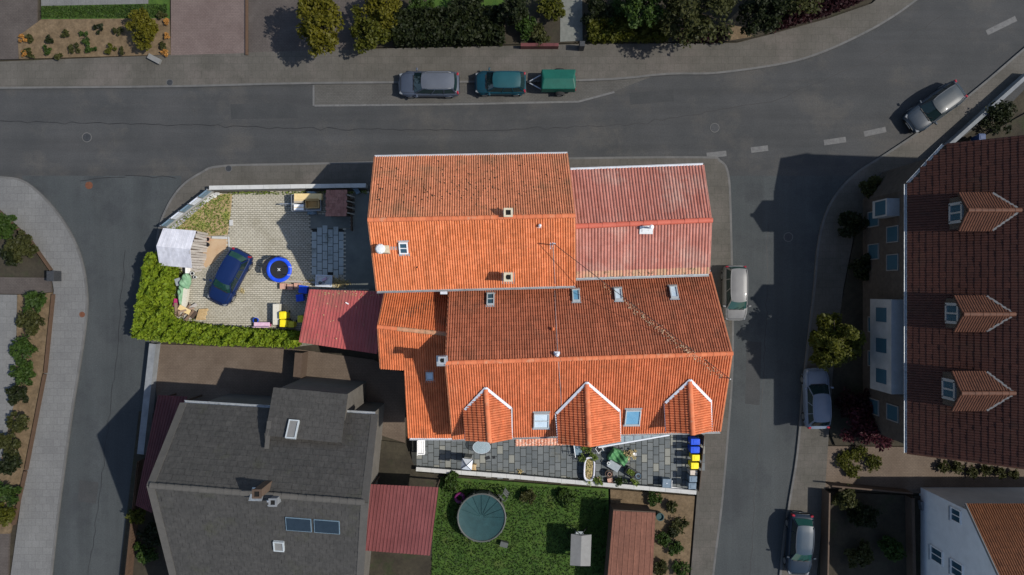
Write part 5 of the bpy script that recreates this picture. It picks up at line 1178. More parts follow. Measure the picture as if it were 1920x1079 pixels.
# ------------------------------------------------------------------ courtyard things
# brown shingled wood store
c = P(630, 381, 1.5); ws = thing('wood_store', 'low wood store with mossy brown shingle roof by the court wall', 'shed', (c.x, c.y, .13), rz=0)
MB().box((0, 0, .62), (1.3, 1.55, 1.2)).build('wall', M['wood_dark'], ws)
MB().boxm(Matrix.Translation((0, 0, 1.32)) @ Matrix.Rotation(R(-4), 4, 'Y'), 1.42, 1.75, .05).build('roof', M['deck'], ws)
wsr = [o for o in ws.children][-1]
shm = MB().add([(-.1, -.13, .03), (.1, -.13, .03), (.1, .14, .01), (-.1, .14, .01), (-.1, -.13, .0), (.1, -.13, 0)], [[0, 1, 2, 3], [4, 5, 1, 0]]).mesh('shingle', M['roof_brown'])
for j in range(8):
    for i in range(7):
        x = -.62+i*.205+(.05 if j % 2 else 0); y = -.76+j*.215
        if abs(x) < .68: link('shingle', shm, wsr, Matrix.Translation((x, y, 1.35+x*math.tan(R(4)))) @ Matrix.Rotation(R(-4), 4, 'Y') @ Matrix.Rotation(random.gauss(0, .03), 4, 'Z'), local=True)
for k in range(7): MB().boxm(Matrix.Translation((.80, -.62+k*.2, .55)) @ Matrix.Rotation(R(-14), 4, 'Y'), .03, .09, 1.15).build('slat', M['wood_dark'] if k % 2 else M['wood'], ws)
boxthing('metal_bucket', 'grey metal trough in the shaded corner by the orange house', 'trough', 668, 357, .13, (.3, .5, .3), 'steel_blue', .6)
# trampoline
c = P(524, 506, .65); tp = thing('trampoline', 'round trampoline with blue safety pad and black jumping mat', 'trampoline', (c.x, c.y, .14), rz=0)
r1, r2 = .86, .62; pad = MB(); ns = 12
seg = []
for k in range(48):
    pass
pad.lathe((0, 0, 0), [(r1, .52), (r1+.015, .60), (r1-.04, .645), (r2+.06, .645), (r2, .62), (r2, .59)], 40, cap0=False, cap1=False); pd = pad.build('safety_pad', M['bluepad'], tp, smooth=True)
MB().lathe((0, 0, 0), [(r2+.03, .585), (r2+.03, .60)], 40).build('jumping_mat', M['blackmat'], tp)
xm = MB()
for a in (R(45), R(-45)): xm.box((.0, 0, .606), (.24, .035, .006), a)
xm.build('cross_mark', M['white'], tp)
for k in range(8):
    a = 2*math.pi*k/8; MB().box((math.cos(a)*(r1+r2)/2, math.sin(a)*(r1+r2)/2, .650), (r1-r2-.05, .012, .006), a).build('pad_seam', M['bluebox'], pd)
for k in range(6):
    a = 2*math.pi*k/6+.4; p0 = (math.cos(a)*r1*.92, math.sin(a)*r1*.92, .56); MB().tube([p0, (math.cos(a)*r1*1.02, math.sin(a)*r1*1.02, .0)], .022, 8).build('leg', M['steel'], tp)
MB().tube([(math.cos(t)*r1*.95, math.sin(t)*r1*.95, .56) for t in [2*math.pi*k/36 for k in range(37)]], .025, 6).build('frame_ring', M['steel'], tp)
for a0, dx, dy, hh in ((R(165), -.35, .02, 1.35), (R(205), -.38, -.02, 1.25), (R(110), -.14, .10, 1.3), (R(60), .02, .02, 1.3), (R(10), .0, .02, 1.2), (R(-25), -.02, .0, 1.2)):
    x, y = math.cos(a0)*(r1+.02), math.sin(a0)*(r1+.02); MB().tube([(x, y, .1), (x+dx*.3, y+dy*.3, hh*.6), (x+dx, y+dy, hh)], .017, 6).build('net_pole', M['trim'] if hh > 1.21 else M['white'], tp)
# slack black net hanging between the rear poles
nv_ = []; nn = 14
for k in range(nn+1):
    a = R(62+k*135/nn); s = math.sin(k*1.7)*.03
    nv_ += [(math.cos(a)*(r1+.05+s), math.sin(a)*(r1+.05+s), .60+.04*math.sin(k)), (math.cos(a)*(r1+.09-s)-.05, math.sin(a)*(r1+.10+s), .85+.18*abs(math.sin(k*.9)))]
MB().add(nv_, [[2*k, 2*k+2, 2*k+3, 2*k+1] for k in range(nn)]).build('net', M['blackmat'], tp).modifiers.new('s', 'SOLIDIFY').thickness = .008
# toy chest with toys
c = P(607, 527, .55); tc = thing('sand_box', 'whitish plastic tub with toys at the end of the beam', 'tub', (c.x, c.y, .13), rz=-.05)
mb = MB().box((0, 0, .18), (1.05, .72, .36))
tub = mb.build('tub', M['dirtywhite'], tc, bevel=.04)
for s in (1, -1): MB().box((s*.53, 0, .40), (.08, .80, .07)).build('rim', M['zinc_light'], tc); MB().box((0, s*.37, .40), (.98, .08, .068)).build('rim', M['zinc_light'], tc)
c2 = c
def ring_toy(u, v, z, r, m, label):
    p = P(u, v, z); o = MB().tube([(p.x+math.cos(t)*r, p.y+math.sin(t)*r, z) for t in [2*math.pi*k/14 for k in range(15)]], .03, 6, caps=False).build('toy_ring', M[m]); tag(o, label, 'toy')
ring_toy(600, 531, .53, .08, 'rubber', 'small black toy wheel in the whitish tub'); ring_toy(606, 530, .53, .07, 'grey_pl', 'small grey toy wheel in the whitish tub')
boxthing('toy_truck', 'small pinkish toy lying in the whitish tub', 'toy', 608, 524, .50, (.35, .16, .12), 'pink', .5)
# leaf heap
def scatter(name, label, cat, u, v, rx, ry, n, m, size, z, h):
    c = P(u, v, z); pts = [(c.x+random.gauss(0, rx/2), c.y+random.gauss(0, ry/2), z+abs(random.gauss(0, h/2))) for _ in range(n)]
    o = leaves(name, pts, size, M[m], up=.6); return tag(o, label, cat, kind='stuff')
scatter('dead_leaves', 'heap of dry leaves beside the whitish tub', 'leaves', 636, 531, .7, .30, 420, 'deadleaf', .07, .15, .12)
scatter('dead_leaves', 'drift of yellow leaves at the beam end', 'leaves', 578, 529, .45, .14, 180, 'deadleaf', .07, .15, .12)
scatter('weed_tuft', 'brown weed tuft round the court drain', 'weed', 454, 545, .16, .16, 70, 'deadleaf', .07, .145, .05)
cd = P(454, 545, .14); dt = thing('floor_drain', 'small iron floor drain in the paving beside the blue car', 'drain', (cd.x, cd.y, .139), rz=.2); MB().lathe((0, 0, 0), [(.12, 0), (.12, .012)], 12).build('grate', M['iron'], dt)
def planter(label, u, v, s, m, h=.34, rz=0, group=None, z=.14):
    c = P(u, v, z+h); t = thing('planter', label, 'planter', (c.x, c.y, z), rz=rz, group=group); w = .03
    mb = MB()
    for k in (1, -1): mb.box((k*(s/2-w/2), 0, h/2), (w, s, h)); mb.box((0, k*(s/2-w/2), h/2), (s-2*w, w, h-.002))
    mb.build('pot', M[m], t); MB().box((0, 0, h*.45), (s-2*w, s-2*w, h*.86)).build('soil', M['terracotta'], t); return t
planter('square brown clay planter in the row by the blue crates', 530, 537, .40, 'terracotta', group='brown planters by the beam'); planter('square brown clay planter in the row by the blue crates', 543.5, 538.5, .38, 'terracotta', group='brown planters by the beam'); planter('square brown clay planter in the row by the blue crates', 556, 536, .36, 'terracotta', group='brown planters by the beam')
def crate(label, u, v, z, size, m, rz):
    c = P(u, v, z+size[2]); t = thing('plastic_crate', label, 'crate', (c.x, c.y, z), rz=rz); MB().box((0, 0, size[2]/2), size).build('body', M[m], t, bevel=.03)
    MB().box((0, 0, size[2]+.015), (size[0]+.04, size[1]+.04, .05)).build('lid', M[m], t, bevel=.02)
    for k in (-1, 1): MB().box((k*size[0]*.22, 0, size[2]+.045), (.03, size[1]*.8, .02)).build('rib', M[m], t)
crate('blue plastic crate next to the brown planters', 568, 543, .14, (.54, .50, .45), 'bluebox', -.12); crate('blue plastic crate tucked beside the red carport', 562, 559, .14, (.46, .44, .5), 'bluebox', .1)
def bin_(label, u, v, m, z=.14, h=1.02, w=.50, d=.49, rz=0, group=None, lidm=None, name='wheelie_bin'):
    """u,v = middle of the lid in the photograph"""
    c = P(u, v, z+h); t = thing(name, label, 'bin', (c.x, c.y, z), rz=rz, group=group)
    b0 = .78; mb = MB(); vs = []
    for zz, k in ((.06, b0), (h*.5, .9), (h-.06, 1.0)):
        for x, y in ((-.5, -.5), (.5, -.5), (.5, .5), (-.5, .5)): vs.append((x*w*k*.95, y*d*k*.95, zz))
    mb.add(vs, [[3, 2, 1, 0]]+[[4*i+j, 4*i+(j+1) % 4, 4*i+4+(j+1) % 4, 4*i+4+j] for i in (0, 1) for j in range(4)]+[[8, 9, 10, 11]]); mb.build('body', M[m], t, bevel=.03)
    ld = MB().box((0, 0, h-.02), (w, d, .07), taper=.93).build('lid', M[lidm or m], t, bevel=.025)
    MB().box((0, d*.04, h+.02), (w*.62, d*.55, .022), taper=.9).build('lid_ridge', M[lidm or m], ld, bevel=.008)
    MB().tube([(-w*.4, d*.53, h-.08), (w*.4, d*.53, h-.08)], .018, 6).build('handle', M[m], t)
    for s in (1, -1): MB().tube([(s*w*.30, d*.42, .10), (s*w*.40, d*.42, .10)], .10, 12).build('wheel', M['rubber'], t)
    return t
bin_('bright yellow wheelie bin beside the pale plank, away from the hedge', 530, 592, 'yellow', rz=.05); bin_('bright yellow wheelie bin between pale plank and hedge', 531, 607, 'yellow', rz=-.04)
bin_('dull yellow bin against the hedge next to the bright yellow one', 545, 609, 'yellow_dirty', h=.85, w=.46, d=.42); bin_('greenish yellow bin at the edge of the red carport', 563, 599, 'yellow_dirty', h=.95, w=.40, d=.46)
tag(MB().box(P(517, 590, .9)-Vector((0, 0, .40)), (.42, 1.42, .76)).build('plank_cabinet', M['wood_pale'], bevel=.01), 'long pale wooden bench box beside the yellow bins', 'bench')
# pink toy bench and blue bucket
c = P(491, 609, .5); tb_ = thing('toy_bench', 'faded pink plastic bench with pale seat by the hedge', 'bench', (c.x, c.y, .14), rz=0); MB().box((0, 0, .34), (1.10, .32, .06)).build('seat', M['pink'], tb_, bevel=.02)
for s in (1, -1): MB().box((s*.48, 0, .16), (.08, .28, .30)).build('leg', M['magenta'], tb_)
MB().boxm(Matrix.Translation((0, -.14, .52)) @ Matrix.Rotation(R(12), 4, 'X'), 1.10, .05, .30).build('backrest', M['pink'], tb_)
def tubpot(name, label, cat, u, v, z, r, h, m, soil=None, group=None, rim=True, plant=None):
    c = P(u, v, z+h); t = thing(name, label, cat, (c.x, c.y, z), rz=0, group=group)
    MB().lathe((0, 0, 0), [(r*.72, 0), (r*.96, h-.05), (r*1.05, h-.05), (r*1.05, h), (r*.88, h), (r*.82, h*.7)], 18, cap1=False).build('pot', M[m], t, smooth=False)
    MB().lathe((0, 0, 0), [(r*.84, h*.55), (r*.85, h*.84)], 18).build('filling', M[soil or 'soot_hollow'], t)  # without soil given, a black plug stands in for the dark inside
    if plant:
        pts = blob_points((0, 0, h+.14), r*plant[1]*1.25, r*plant[1]*1.25, .34, int(plant[2]*1.6), 9, .45)
        leaves('leaves', pts, plant[3] if len(plant) > 3 else .07, M[plant[0]], t, kind='stuff')
    return t
tubpot('bucket', 'blue bucket beside the pink bench', 'bucket', 479, 601, .14, .18, .32, 'bluebox')
tubpot('flower_pot', 'small terracotta pot at the shed corner', 'pot', 389, 449, .14, .16, .28, 'terracotta'); tubpot('flower_pot', 'dark grey pot below the shed corner pot', 'pot', 388, 459, .14, .15, .22, 'iron')
boxthing('clay_block', 'pale terracotta block at the shed gable', 'block', 384, 446, .14, (.3, .26, .2), 'terracotta')
# pallet leaning at the hedge
c = P(379, 590, .5); pt_ = thing('pallet', 'light tan wooden pallet leaning on the hedge', 'pallet', (c.x, c.y, .14), rz=.06)
Ml = Matrix.Rotation(R(-38), 4, 'X')
for k in range(8): MB().boxm(Matrix.Translation((0, 0, .36)) @ Ml @ Matrix.Translation((-.28+k*.08, 0, .03)), .058, .92, .02).build('board', M['wood_tan'], pt_)
for k in (-1, 0, 1): MB().boxm(Matrix.Translation((0, 0, .36)) @ Ml @ Matrix.Translation((0, k*.38, -.015)), .66, .08, .07).build('bearer', M['wood_tan'], pt_)
# brushwood heap, planks, tarp heap
def plank(label, u, v, L, w, a, m, z=.14, h=.04, tilt=0, group=None, name='plank'):
    c = P(u, v, z); o = MB().boxm(Matrix.Translation((c.x, c.y, z+h/2+abs(math.sin(tilt))*L/2)) @ Matrix.Rotation(a, 4, 'Z') @ Matrix.Rotation(tilt, 4, 'Y'), L, w, h).build(name, M[m]); return tag(o, label, 'plank', group)
plank('long pale plank lying beside the green tarpaulin heap', 350, 555, 2.3, .32, R(84), 'wood_pale', h=.32, name='plank_stack')
plank('thin dark plank between tarpaulin and pale plank', 342, 560, 1.7, .10, R(80), 'wood_dark', z=.14, h=.28)
heap = []
for k in range(26):
    u = 322+random.random()*46; v = 577+random.random()*20
    plank('broken board in the scrap wood heap by the hedge', u, v, random.uniform(.5, 1.15), random.uniform(.07, .22), random.gauss(R(55), .6), random.choice(['wood_dark', 'twig', 'wood', 'wood_dark', 'twig']), z=.14+random.random()*.35, h=.04, tilt=random.gauss(0, .12), group='scrap wood heap', name='scrap_board')
plank('broad tan board on top of the scrap wood heap', 346, 581, .85, .34, R(-28), 'card_tan', z=.55, name='scrap_board')
# green faded tarp draped over a heap
def tarp(name, label, outline, z, m, h=.5, base=.15):
    c = sum((P(u, v, z) for u, v in outline), Vector())/len(outline); t = thing(name, label, 'tarpaulin', (c.x, c.y, base))
    poly = [P(u, v, z) for u, v in outline]; xs = [p.x for p in poly]; ys = [p.y for p in poly]; n = 34; mb = MB(); idx = {}; ph = random.random()*6
    for i in range(n+1):
        for j in range(n+1):
            x = min(xs)+(max(xs)-min(xs))*i/n; y = min(ys)+(max(ys)-min(ys))*j/n
            if inpoly(x, y, poly):
                e = min((Vector((x, y))-(Vector(poly[k-1][:2])+(Vector(poly[k][:2])-Vector(poly[k-1][:2]))*max(0, min(1, (Vector((x, y))-Vector(poly[k-1][:2])).dot(Vector(poly[k][:2])-Vector(poly[k-1][:2]))/(Vector(poly[k][:2])-Vector(poly[k-1][:2])).length_squared)))).length for k in range(len(poly)))
                w = min(1, e/.15); zz = base+.05+h*w**.5*(.78+.16*math.sin(x*5+ph+math.sin(y*4))+.13*math.sin(y*7-x*3+ph))+.05*math.sin(x*17+y*11)*w
                idx[i, j] = len(mb.v); mb.v.append((x, y, zz)); mb.tv.append(0)
    for i in range(n):
        for j in range(n):
            k = [idx.get(q) for q in ((i, j), (i+1, j), (i+1, j+1), (i, j+1))]
            if None not in k: mb.f.append(k); mb.m.append(0)
    o = mb.build('sheet', M[m], t, smooth=True); so = o.modifiers.new('s', 'SOLIDIFY'); so.thickness = .012; return t
tarp('tarpaulin', 'faded green tarpaulin heaped between the shed and the hedge', [(343, 512), (352, 510), (357, 518), (358, 532), (352, 544), (345, 542), (342, 560), (341, 573), (336, 574), (331, 556), (329, 546), (336, 534), (338, 521)], .5, 'tarp_pale', .6)
boxthing('grey_sheet', 'dark grey sheet sticking out between tarpaulin and hedge', 'sheet', 333, 529, .14, (.35, .5, .5), 'grey_pl', .3)
boxthing('white_board', 'white board leaning below the shed eave', 'board', 349, 507, .14, (.14, .42, .5), 'white')
for (u, v, L, a) in ((360, 506, .7, .05), (368, 503, .8, .0), (372, 508, .5, .15)): plank('weathered board lying at the foot of the shed', u, v, L, .12, a, 'wood', h=.05, group='boards at the shed foot', z=.14)
for (u, v, r) in ((360, 513, .12), (365, 520, .1)): tubpot('bucket', 'white bucket at the foot of the tarpaulin heap', 'bucket', u, v, .14, r, .25, 'dirtywhite', group='white buckets by the tarpaulin')
boxthing('magenta_box', 'magenta plastic box in the heap at the hedge', 'box', 328, 567, .14, (.2, .5, .4), 'magenta', -.15)
rl_ = [P(random.uniform(585, 712), random.uniform(546, 556), 3.24) for _ in range(60)]+[P(random.uniform(570, 700), random.uniform(560, 640), 3.2) for _ in range(30)]
tag(leaves('fallen_leaves', [tuple(p) for p in rl_], .05, M['deadleaf'], up=2), 'dry leaves caught on the red ribbed carport roof', 'leaves', kind='stuff')
for k, (u, v, r, m) in enumerate(((338, 512, .16, 'leaf_olv'), (334, 548, .18, 'leaf_weed'), (365, 600, .2, 'leaf_weed'))): scatter('weed_tuft', ['weeds behind the faded tarpaulin', 'weeds between tarpaulin and hedge', 'weeds round the pallet foot'][k], 'weed', u, v, r*2, r*2, 60, m, .08, .15, .15)
# ------------------------------------------------------------------ terrace things
# glass garden table
c = P(903, 839, .75); gt = thing('glass_table', 'round glass garden table half under the dormer house eave', 'table', (c.x, c.y, .132), rz=0)
MB().lathe((0, 0, 0), [(.60, .60), (.60, .612)], 36, sx=1.0, sy=.72).build('tabletop', M['tableglass'], gt); MB().tube([(math.cos(t)*.60, math.sin(t)*.432, .606) for t in [2*math.pi*k/36 for k in range(37)]], .014, 6, caps=False).build('rim', M['zinc_light'], gt)
for k in range(4):
    a = R(45+90*k); MB().tube([(math.cos(a)*.42, math.sin(a)*.30, .59), (math.cos(a)*.5, math.sin(a)*.36, 0)], .018, 8).build('leg', M['iron'], gt)
# pyramid-capped garden fireplace
c = P(875, 872, 2.15); fp = thing('garden_fireplace', 'slim square garden fireplace with grey pyramid cap at the terrace wall', 'fireplace', (c.x, c.y, .13), rz=-.12)
MB().box((0, 0, .55), (.50, .50, 1.1)).box((0, 0, 1.45), (.42, .42, .8)).build('body', M['wallc'], fp); MB().box((0, -.24, .75), (.30, .06, .4)).build('mouth', M['soot_hollow'], fp)
MB().add([(-.36, -.36, 1.88), (.36, -.36, 1.88), (.36, .36, 1.88), (-.36, .36, 1.88), (0, 0, 2.18), (-.36, -.36, 1.8), (.36, -.36, 1.8), (.36, .36, 1.8), (-.36, .36, 1.8)], [[0, 1, 4], [1, 2, 4], [2, 3, 4], [3, 0, 4], [5, 6, 1, 0], [6, 7, 2, 1], [7, 8, 3, 2], [8, 5, 0, 3], [8, 7, 6, 5]]).build('cap', M['zinc_light'], fp)
for k in range(4): a = R(45+90*k); MB().bar((math.cos(a)*.5, math.sin(a)*.5, 1.89), (0, 0, 2.19), .03, .03).build('hip_strip', M['iron'], fp)
c = P(889, 877, .5); wc = thing('wooden_crate', 'small light wooden crate next to the garden fireplace', 'crate', (c.x, c.y, .13), rz=-.05)
for k in (-1, 0, 1): MB().box((k*.10, 0, .33), (.06, .36, .03)).build('slat', M['wood_tan'], wc)
for s in (1, -1): MB().box((0, s*.17, .16), (.30, .03, .31)).build('end_board', M['wood_tan'], wc)
# white garden bench
c = P(791, 838, .5); gb = thing('garden_bench', 'white slatted garden bench at the end of the slate terrace', 'bench', (c.x, c.y, .13), rz=0)
for k in range(4): MB().box((-.18+k*.12, 0, .44), (.09, 1.0, .03)).build('slat', M['white'], gb)
for s in (1, -1): MB().box((0, s*.42, .21), (.42, .05, .42)).build('leg', M['white'], gb); MB().box((.0, s*.47, .60), (.44, .06, .04)).build('armrest', M['white'], gb)
for k in range(3): MB().box((-.25, 0, .55+k*.11), (.03, 1.0, .08)).build('back_slat', M['white'], gb)
boxthing('door_mat', 'small dark doormat on the slabs beside the glass table', 'mat', 914, 859, .135, (.34, .22, .012), 'blackmat', .3, bevel=0); boxthing('rubber_mat', 'tiny dark mat on the slabs beside the doormat', 'mat', 926, 858, .135, (.2, .2, .012), 'blackmat', .1, bevel=0)
boxthing('ground_sheet', 'white folded sheet at the house corner above the bench', 'sheet', 847, 823, .14, (.4, .14, .04), 'white', -.3)
scatter('weed_tuft', 'brown weed growing out of the terrace edge', 'weed', 975, 885, .2, .18, 90, 'deadleaf', .06, .13, .1)
# balcony steps: blue metal hand rail
c = P(1077, 845, .9); rl = thing('hand_rail', 'blue grey metal hand rail beside the porch', 'railing', (c.x, c.y, .13), rz=R(-82))
for k in (0, .35, .7): MB().tube([(k-.4, 0, 0), (k-.4, 0, .9)], .022, 8).build('post', M['steel_blue'], rl)
for zz in (.45, .9): MB().tube([(-.45, 0, zz), (.45, 0, zz)], .022, 8).build('bar', M['white' if zz > .8 else 'steel_blue'], rl)
MB().box((.42, .28, .3), (.06, .55, .06)).box((.0, .28, .3), (.8, .5, .02)).build('foot_plate', M['steel_blue'], rl)
# bathtub planter
c = P(1105, 880, .6); bt = thing('bathtub', 'old white enamel bathtub used as planter on the terrace', 'bathtub', (c.x, c.y, .13), rz=R(90-3))
prof = []; mbt = MB(); n = 28
def rr(t, a, b, p=3.2): ct, st = math.cos(t), math.sin(t); return (a*abs(ct)**(2/p)*(1 if ct >= 0 else -1), b*abs(st)**(2/p)*(1 if st >= 0 else -1))
rows = [(.62, .26, .0), (.80, .36, .42), (.84, .40, .47), (.82, .38, .49), (.72, .285, .48), (.69, .26, .40)]
for a, b, zz in rows: mbt.v += [(*rr(2*math.pi*k/n, a, b), zz) for k in range(n)]; mbt.tv += [0]*n
mbt.f = [[i*n+k, i*n+(k+1) % n, (i+1)*n+(k+1) % n, (i+1)*n+k] for i in range(len(rows)-1) for k in range(n)]; mbt.m = [0]*len(mbt.f)
mbt.build('tub', M['tub'], bt, smooth=True); ms_ = MB(); ms_.v = [(*rr(2*math.pi*k/n, .70, .27), .42) for k in range(n)]; ms_.tv = [0]*n; ms_.f = [list(range(n))]; ms_.m = [0]; ms_.build('soil', M['grassdry'], bt)
leaves('plants', [(random.uniform(-.6, .6), random.uniform(-.2, .2), .44+random.random()*.1) for _ in range(160)], .06, M['deadleaf'], bt, kind='stuff')
def pot(u, v, r, m, leaf, label, h=.3, n=90, k=1.7, ls=.07, group=None): return tubpot('potted_plant', label, 'plant', u, v, .13, r, h, m, group=group, plant=(leaf, k, n, ls))
pot(1101, 844, .17, 'iron', 'leaf_pot', 'leafy green plant in a dark pot below the porch corner', n=140, k=2.0); pot(1092, 857, .13, 'iron', 'leaf_pot', 'small yellow green plant at the bathtub head'); pot(1111, 856, .15, 'grey_pl', 'leaf_pot', 'bushy pale plant at the bathtub corner by the trellis', n=130)
tubpot('flower_pot', 'empty black pot beside the leafy plants', 'pot', 1090, 847, .13, .14, .3, 'iron')
pot(1121, 900, .15, 'terracotta', 'leaf_pot', 'round green plant between bathtub foot and wall', n=150, k=1.8); pot(1103, 901, .12, 'iron', 'leaf_weed', 'low plant under the end of the bathtub', h=.2)
pot(1181, 851, .16, 'terracotta', 'deadleaf', 'brownish shrub in a pot beside the green tarpaulin', n=170, k=2.1); tubpot('flower_pot', 'white round pot next to the brownish shrub', 'pot', 1190, 852.5, .13, .13, .35, 'white', soil='white')
# folded chair frames
c = P(1124, 843, .8); fc = thing('folding_chair', 'folded white tube garden chair beside the porch plants', 'chair', (c.x, c.y, .13), rz=.6)
for s in (1, -1):
    MB().tube([(-.3, s*.22, 0), (.2, s*.22, .75)], .016, 6).build('leg', M['white'], fc); MB().tube([(.3, s*.20, 0), (-.2, s*.20, .7)], .016, 6).build('leg', M['white'], fc)
MB().tube([(.2, -.22, .75), (.2, .22, .75)], .016, 6).tube([(-.2, -.2, .7), (-.2, .2, .7)], .016, 6).build('crossbar', M['white'], fc); MB().boxm(Matrix.Translation((0, 0, .42)) @ Matrix.Rotation(.3, 4, 'Y'), .38, .38, .02).build('seat', M['blackmat'], fc)
boxthing('dark_box', 'dark box under the porch corner plants', 'box', 1114, 844, .13, (.4, .35, .4), 'iron', .1)
tarp('tarpaulin', 'bright green tarpaulin over garden furniture on the terrace', [(1138, 856), (1150, 839), (1163, 843), (1180, 855), (1179, 868), (1171, 878), (1158, 870), (1139, 864)], .6, 'tarp', .60, .13)
boxthing('cushion_box', 'flat grey plastic box with lid in front of the green tarpaulin', 'box', 1151, 874.5, .13, (.86, .52, .42), 'grey_pl', R(-32), bevel=.03)
ring_toy(1141, 869, .58, .09, 'dirtywhite', 'small round dish on the grey plastic box')
# cut barrel with two plant compartments
c = P(1187, 889, .55); ob = thing('oval_planter', 'long dark planter box filled with pale green lettuce', 'planter', (c.x, c.y, .13), rz=R(-32))
MB().box((-.16, 0, .2), (.78, .52, .40)).build('box', M['iron'], ob, bevel=.04); MB().box((-.16, 0, .41), (.66, .40, .02)).build('soil', M['earth'], ob)
leaves('lettuce', [(-.16+random.uniform(-.26, .22), random.uniform(-.16, .16), .43+random.random()*.06) for _ in range(150)], .08, M['leaf_pot'], ob, kind='stuff')
c = P(1196, 893, .5); tubpot('wash_tub', 'round dark blue tub with coiled hose beside the lettuce planter', 'tub', 1196.5, 893, .13, .27, .42, 'iron', soil='iron')
p = P(1196.5, 893, .50); tag(MB().tube([(p.x+math.cos(t)*(.12+.005*t), p.y+math.sin(t)*(.12+.005*t), .48+.004*t) for t in [k*.4 for k in range(40)]], .016, 6).build('hose', M['steel_blue']), 'coiled garden hose in the dark blue tub', 'hose')
tubpot('half_barrel', 'dark half barrel next to the bathtub foot', 'barrel', 1142, 889, .13, .26, .4, 'wood_dark', soil='iron'); tubpot('flower_pot', 'stacked brown clay pot in the dark half barrel', 'pot', 1143, 890, .45, .13, .2, 'terracotta')
planter('square rust brown planter at the terrace wall beside the half barrel', 1144, 902, .34, 'terracotta', .3, R(12), z=.13)
pot(1163, 901, .17, 'iron', 'leaf_grn', 'dark green plant in the crate by the terrace wall', n=160, k=1.7); pot(1187, 904, .14, 'iron', 'leaf_pot', 'bright green fern at the terrace wall below the lettuce planter', n=110, k=1.8)
# grey toolbox with white frame
c = P(1250.5, 907, .75); tbx = thing('storage_box', 'blue grey metal storage box with white handle at the terrace wall', 'box', (c.x, c.y, .13), rz=-.05)
MB().box((0, 0, .28), (.56, .56, .56)).build('body', M['greybin'], tbx, bevel=.02); MB().box((0, 0, .585), (.60, .60, .05)).build('lid', M['greybin'], tbx, bevel=.02)
MB().tube([(.33, -.24, .1), (.33, -.24, .66), (.33, .24, .66), (.33, .24, .1)], .018, 6).build('handle', M['white'], tbx); MB().lathe((.0, .0, .61), [(.04, 0), (.04, .02)], 10).build('knob', M['zinc_light'], tbx)
o = MB().bar(P(1258, 914, .3), P(1293, 919, .3), .09, .09).build('white_pipe', M['white']); tag(o, 'white plastic pipe lying between storage box and bins', 'pipe')
bin_('blue paper bin nearest the dormer house wall', 1303.5, 829, 'bluebox', z=.13, rz=-math.pi/2, w=.44, d=.62, h=1.08); bin_('blue paper bin between its blue twin and the yellow bins', 1303, 844, 'bluebox', z=.13, rz=-math.pi/2, w=.46, d=.62, h=1.08)
bin_('yellow bin between the blue bins and the other yellow bin', 1304.5, 859, 'yellow', z=.13, rz=-math.pi/2, w=.44, d=.52, h=1.05); bin_('yellow bin next to the beige box', 1302.5, 874, 'yellow', z=.13, rz=-math.pi/2, w=.44, d=.52, h=1.05)
boxthing('beige_box', 'beige plastic box between yellow and grey bins', 'box', 1301, 887, .13, (.50, .34, .8), 'beige', bevel=.03)
bin_('blue grey rubbish bin beside the beige box', 1299.5, 899, 'greybin', z=.13, rz=-math.pi/2, w=.44, d=.54, h=1.0); bin_('blue grey rubbish bin in the terrace corner', 1298, 912, 'greybin', z=.13, rz=-math.pi/2, w=.44, d=.54, h=1.0)

# ------------------------------------------------------------------ vegetation
hp = [P(262, 628, 0), P(288, 480, 0), P(309, 480, 0), P(326, 494, 0), P(328, 510, 0), P(319, 540, 0), P(317, 574, 0), P(324, 598, 0), P(350, 609, 0), P(382, 613, 0), P(400, 615, 0), P(560, 626, 0), P(558, 646, 0), P(400, 641, 0), P(300, 634, 0)]
# edges are where the hedge stands; its crown shows a little further out
hp = [Vector((p.x*.985, p.y*.985, 0)) for p in hp]
hedge('clipped_hedge', 'tall yellow green hedge wrapping the corner of the courtyard', hp, 1.55, M['leaf_hedge'], leaf=.14, dens=640, lump=.20)
# top gardens
tree('golden_tree', 'golden yellow tall shrub tree beside the brown driveway', 597, 42, 40, 4.2, M['leaf_yel'], n=5200, leaf=.15, ar=1.35)
bush('globe_bush', 'round yellow green bush in the flower bed by the pink driveway', 271, 56, 29, 1.8, M['leaf_yel'], n=2200, leaf=.12, ar=1.15)
bush('olive_bush', 'broad olive bush next to the golden tree', 690, 52, 40, 2.2, M['leaf_yg'], n=2800); bush('golden_bush', 'golden bush behind the broad olive bush', 722, 18, 36, 2.6, M['leaf_yel'], n=2600)
hedge('dark_hedge', 'dark green clipped hedge above the parked cars', px([(742, 38), (940, 30), (942, 84), (746, 88)]), 1.5, M['leaf_drk'], dens=330)
hedge('low_hedge', 'low olive hedge between pale path and garden trees', px([(1102, 48), (1245, 46), (1246, 78), (1104, 80)]), 1.0, M['leaf_yg'], dens=330)
hedge('red_hedge', 'dark red barberry hedge along the road bend', px([(1440, 60), (1545, 30), (1630, -5), (1615, -25), (1530, 8), (1432, 42)]), 1.1, M['leaf_red'], dens=330)
hedge('red_hedge', 'dark red low hedge strip below the dark garden trees', px([(1270, 66), (1352, 62), (1354, 79), (1272, 80)]), .8, M['leaf_red'], dens=330)
tree('garden_tree', 'dark green garden tree behind the low olive hedge', 1210, 12, 40, 3.6, M['leaf_grn'], n=3600); tree('garden_tree', 'very dark broad garden tree beside the sandy patch', 1310, 18, 62, 4.6, M['leaf_olv'], n=5200)
tree('garden_tree', 'dark tree between sandy patch and red barberry hedge', 1432, 20, 42, 4.0, M['leaf_drk'], n=3600); tree('garden_tree', 'green tree at the top of the barberry hedge', 1500, -22, 46, 4.0, M['leaf_olv'], n=3200)
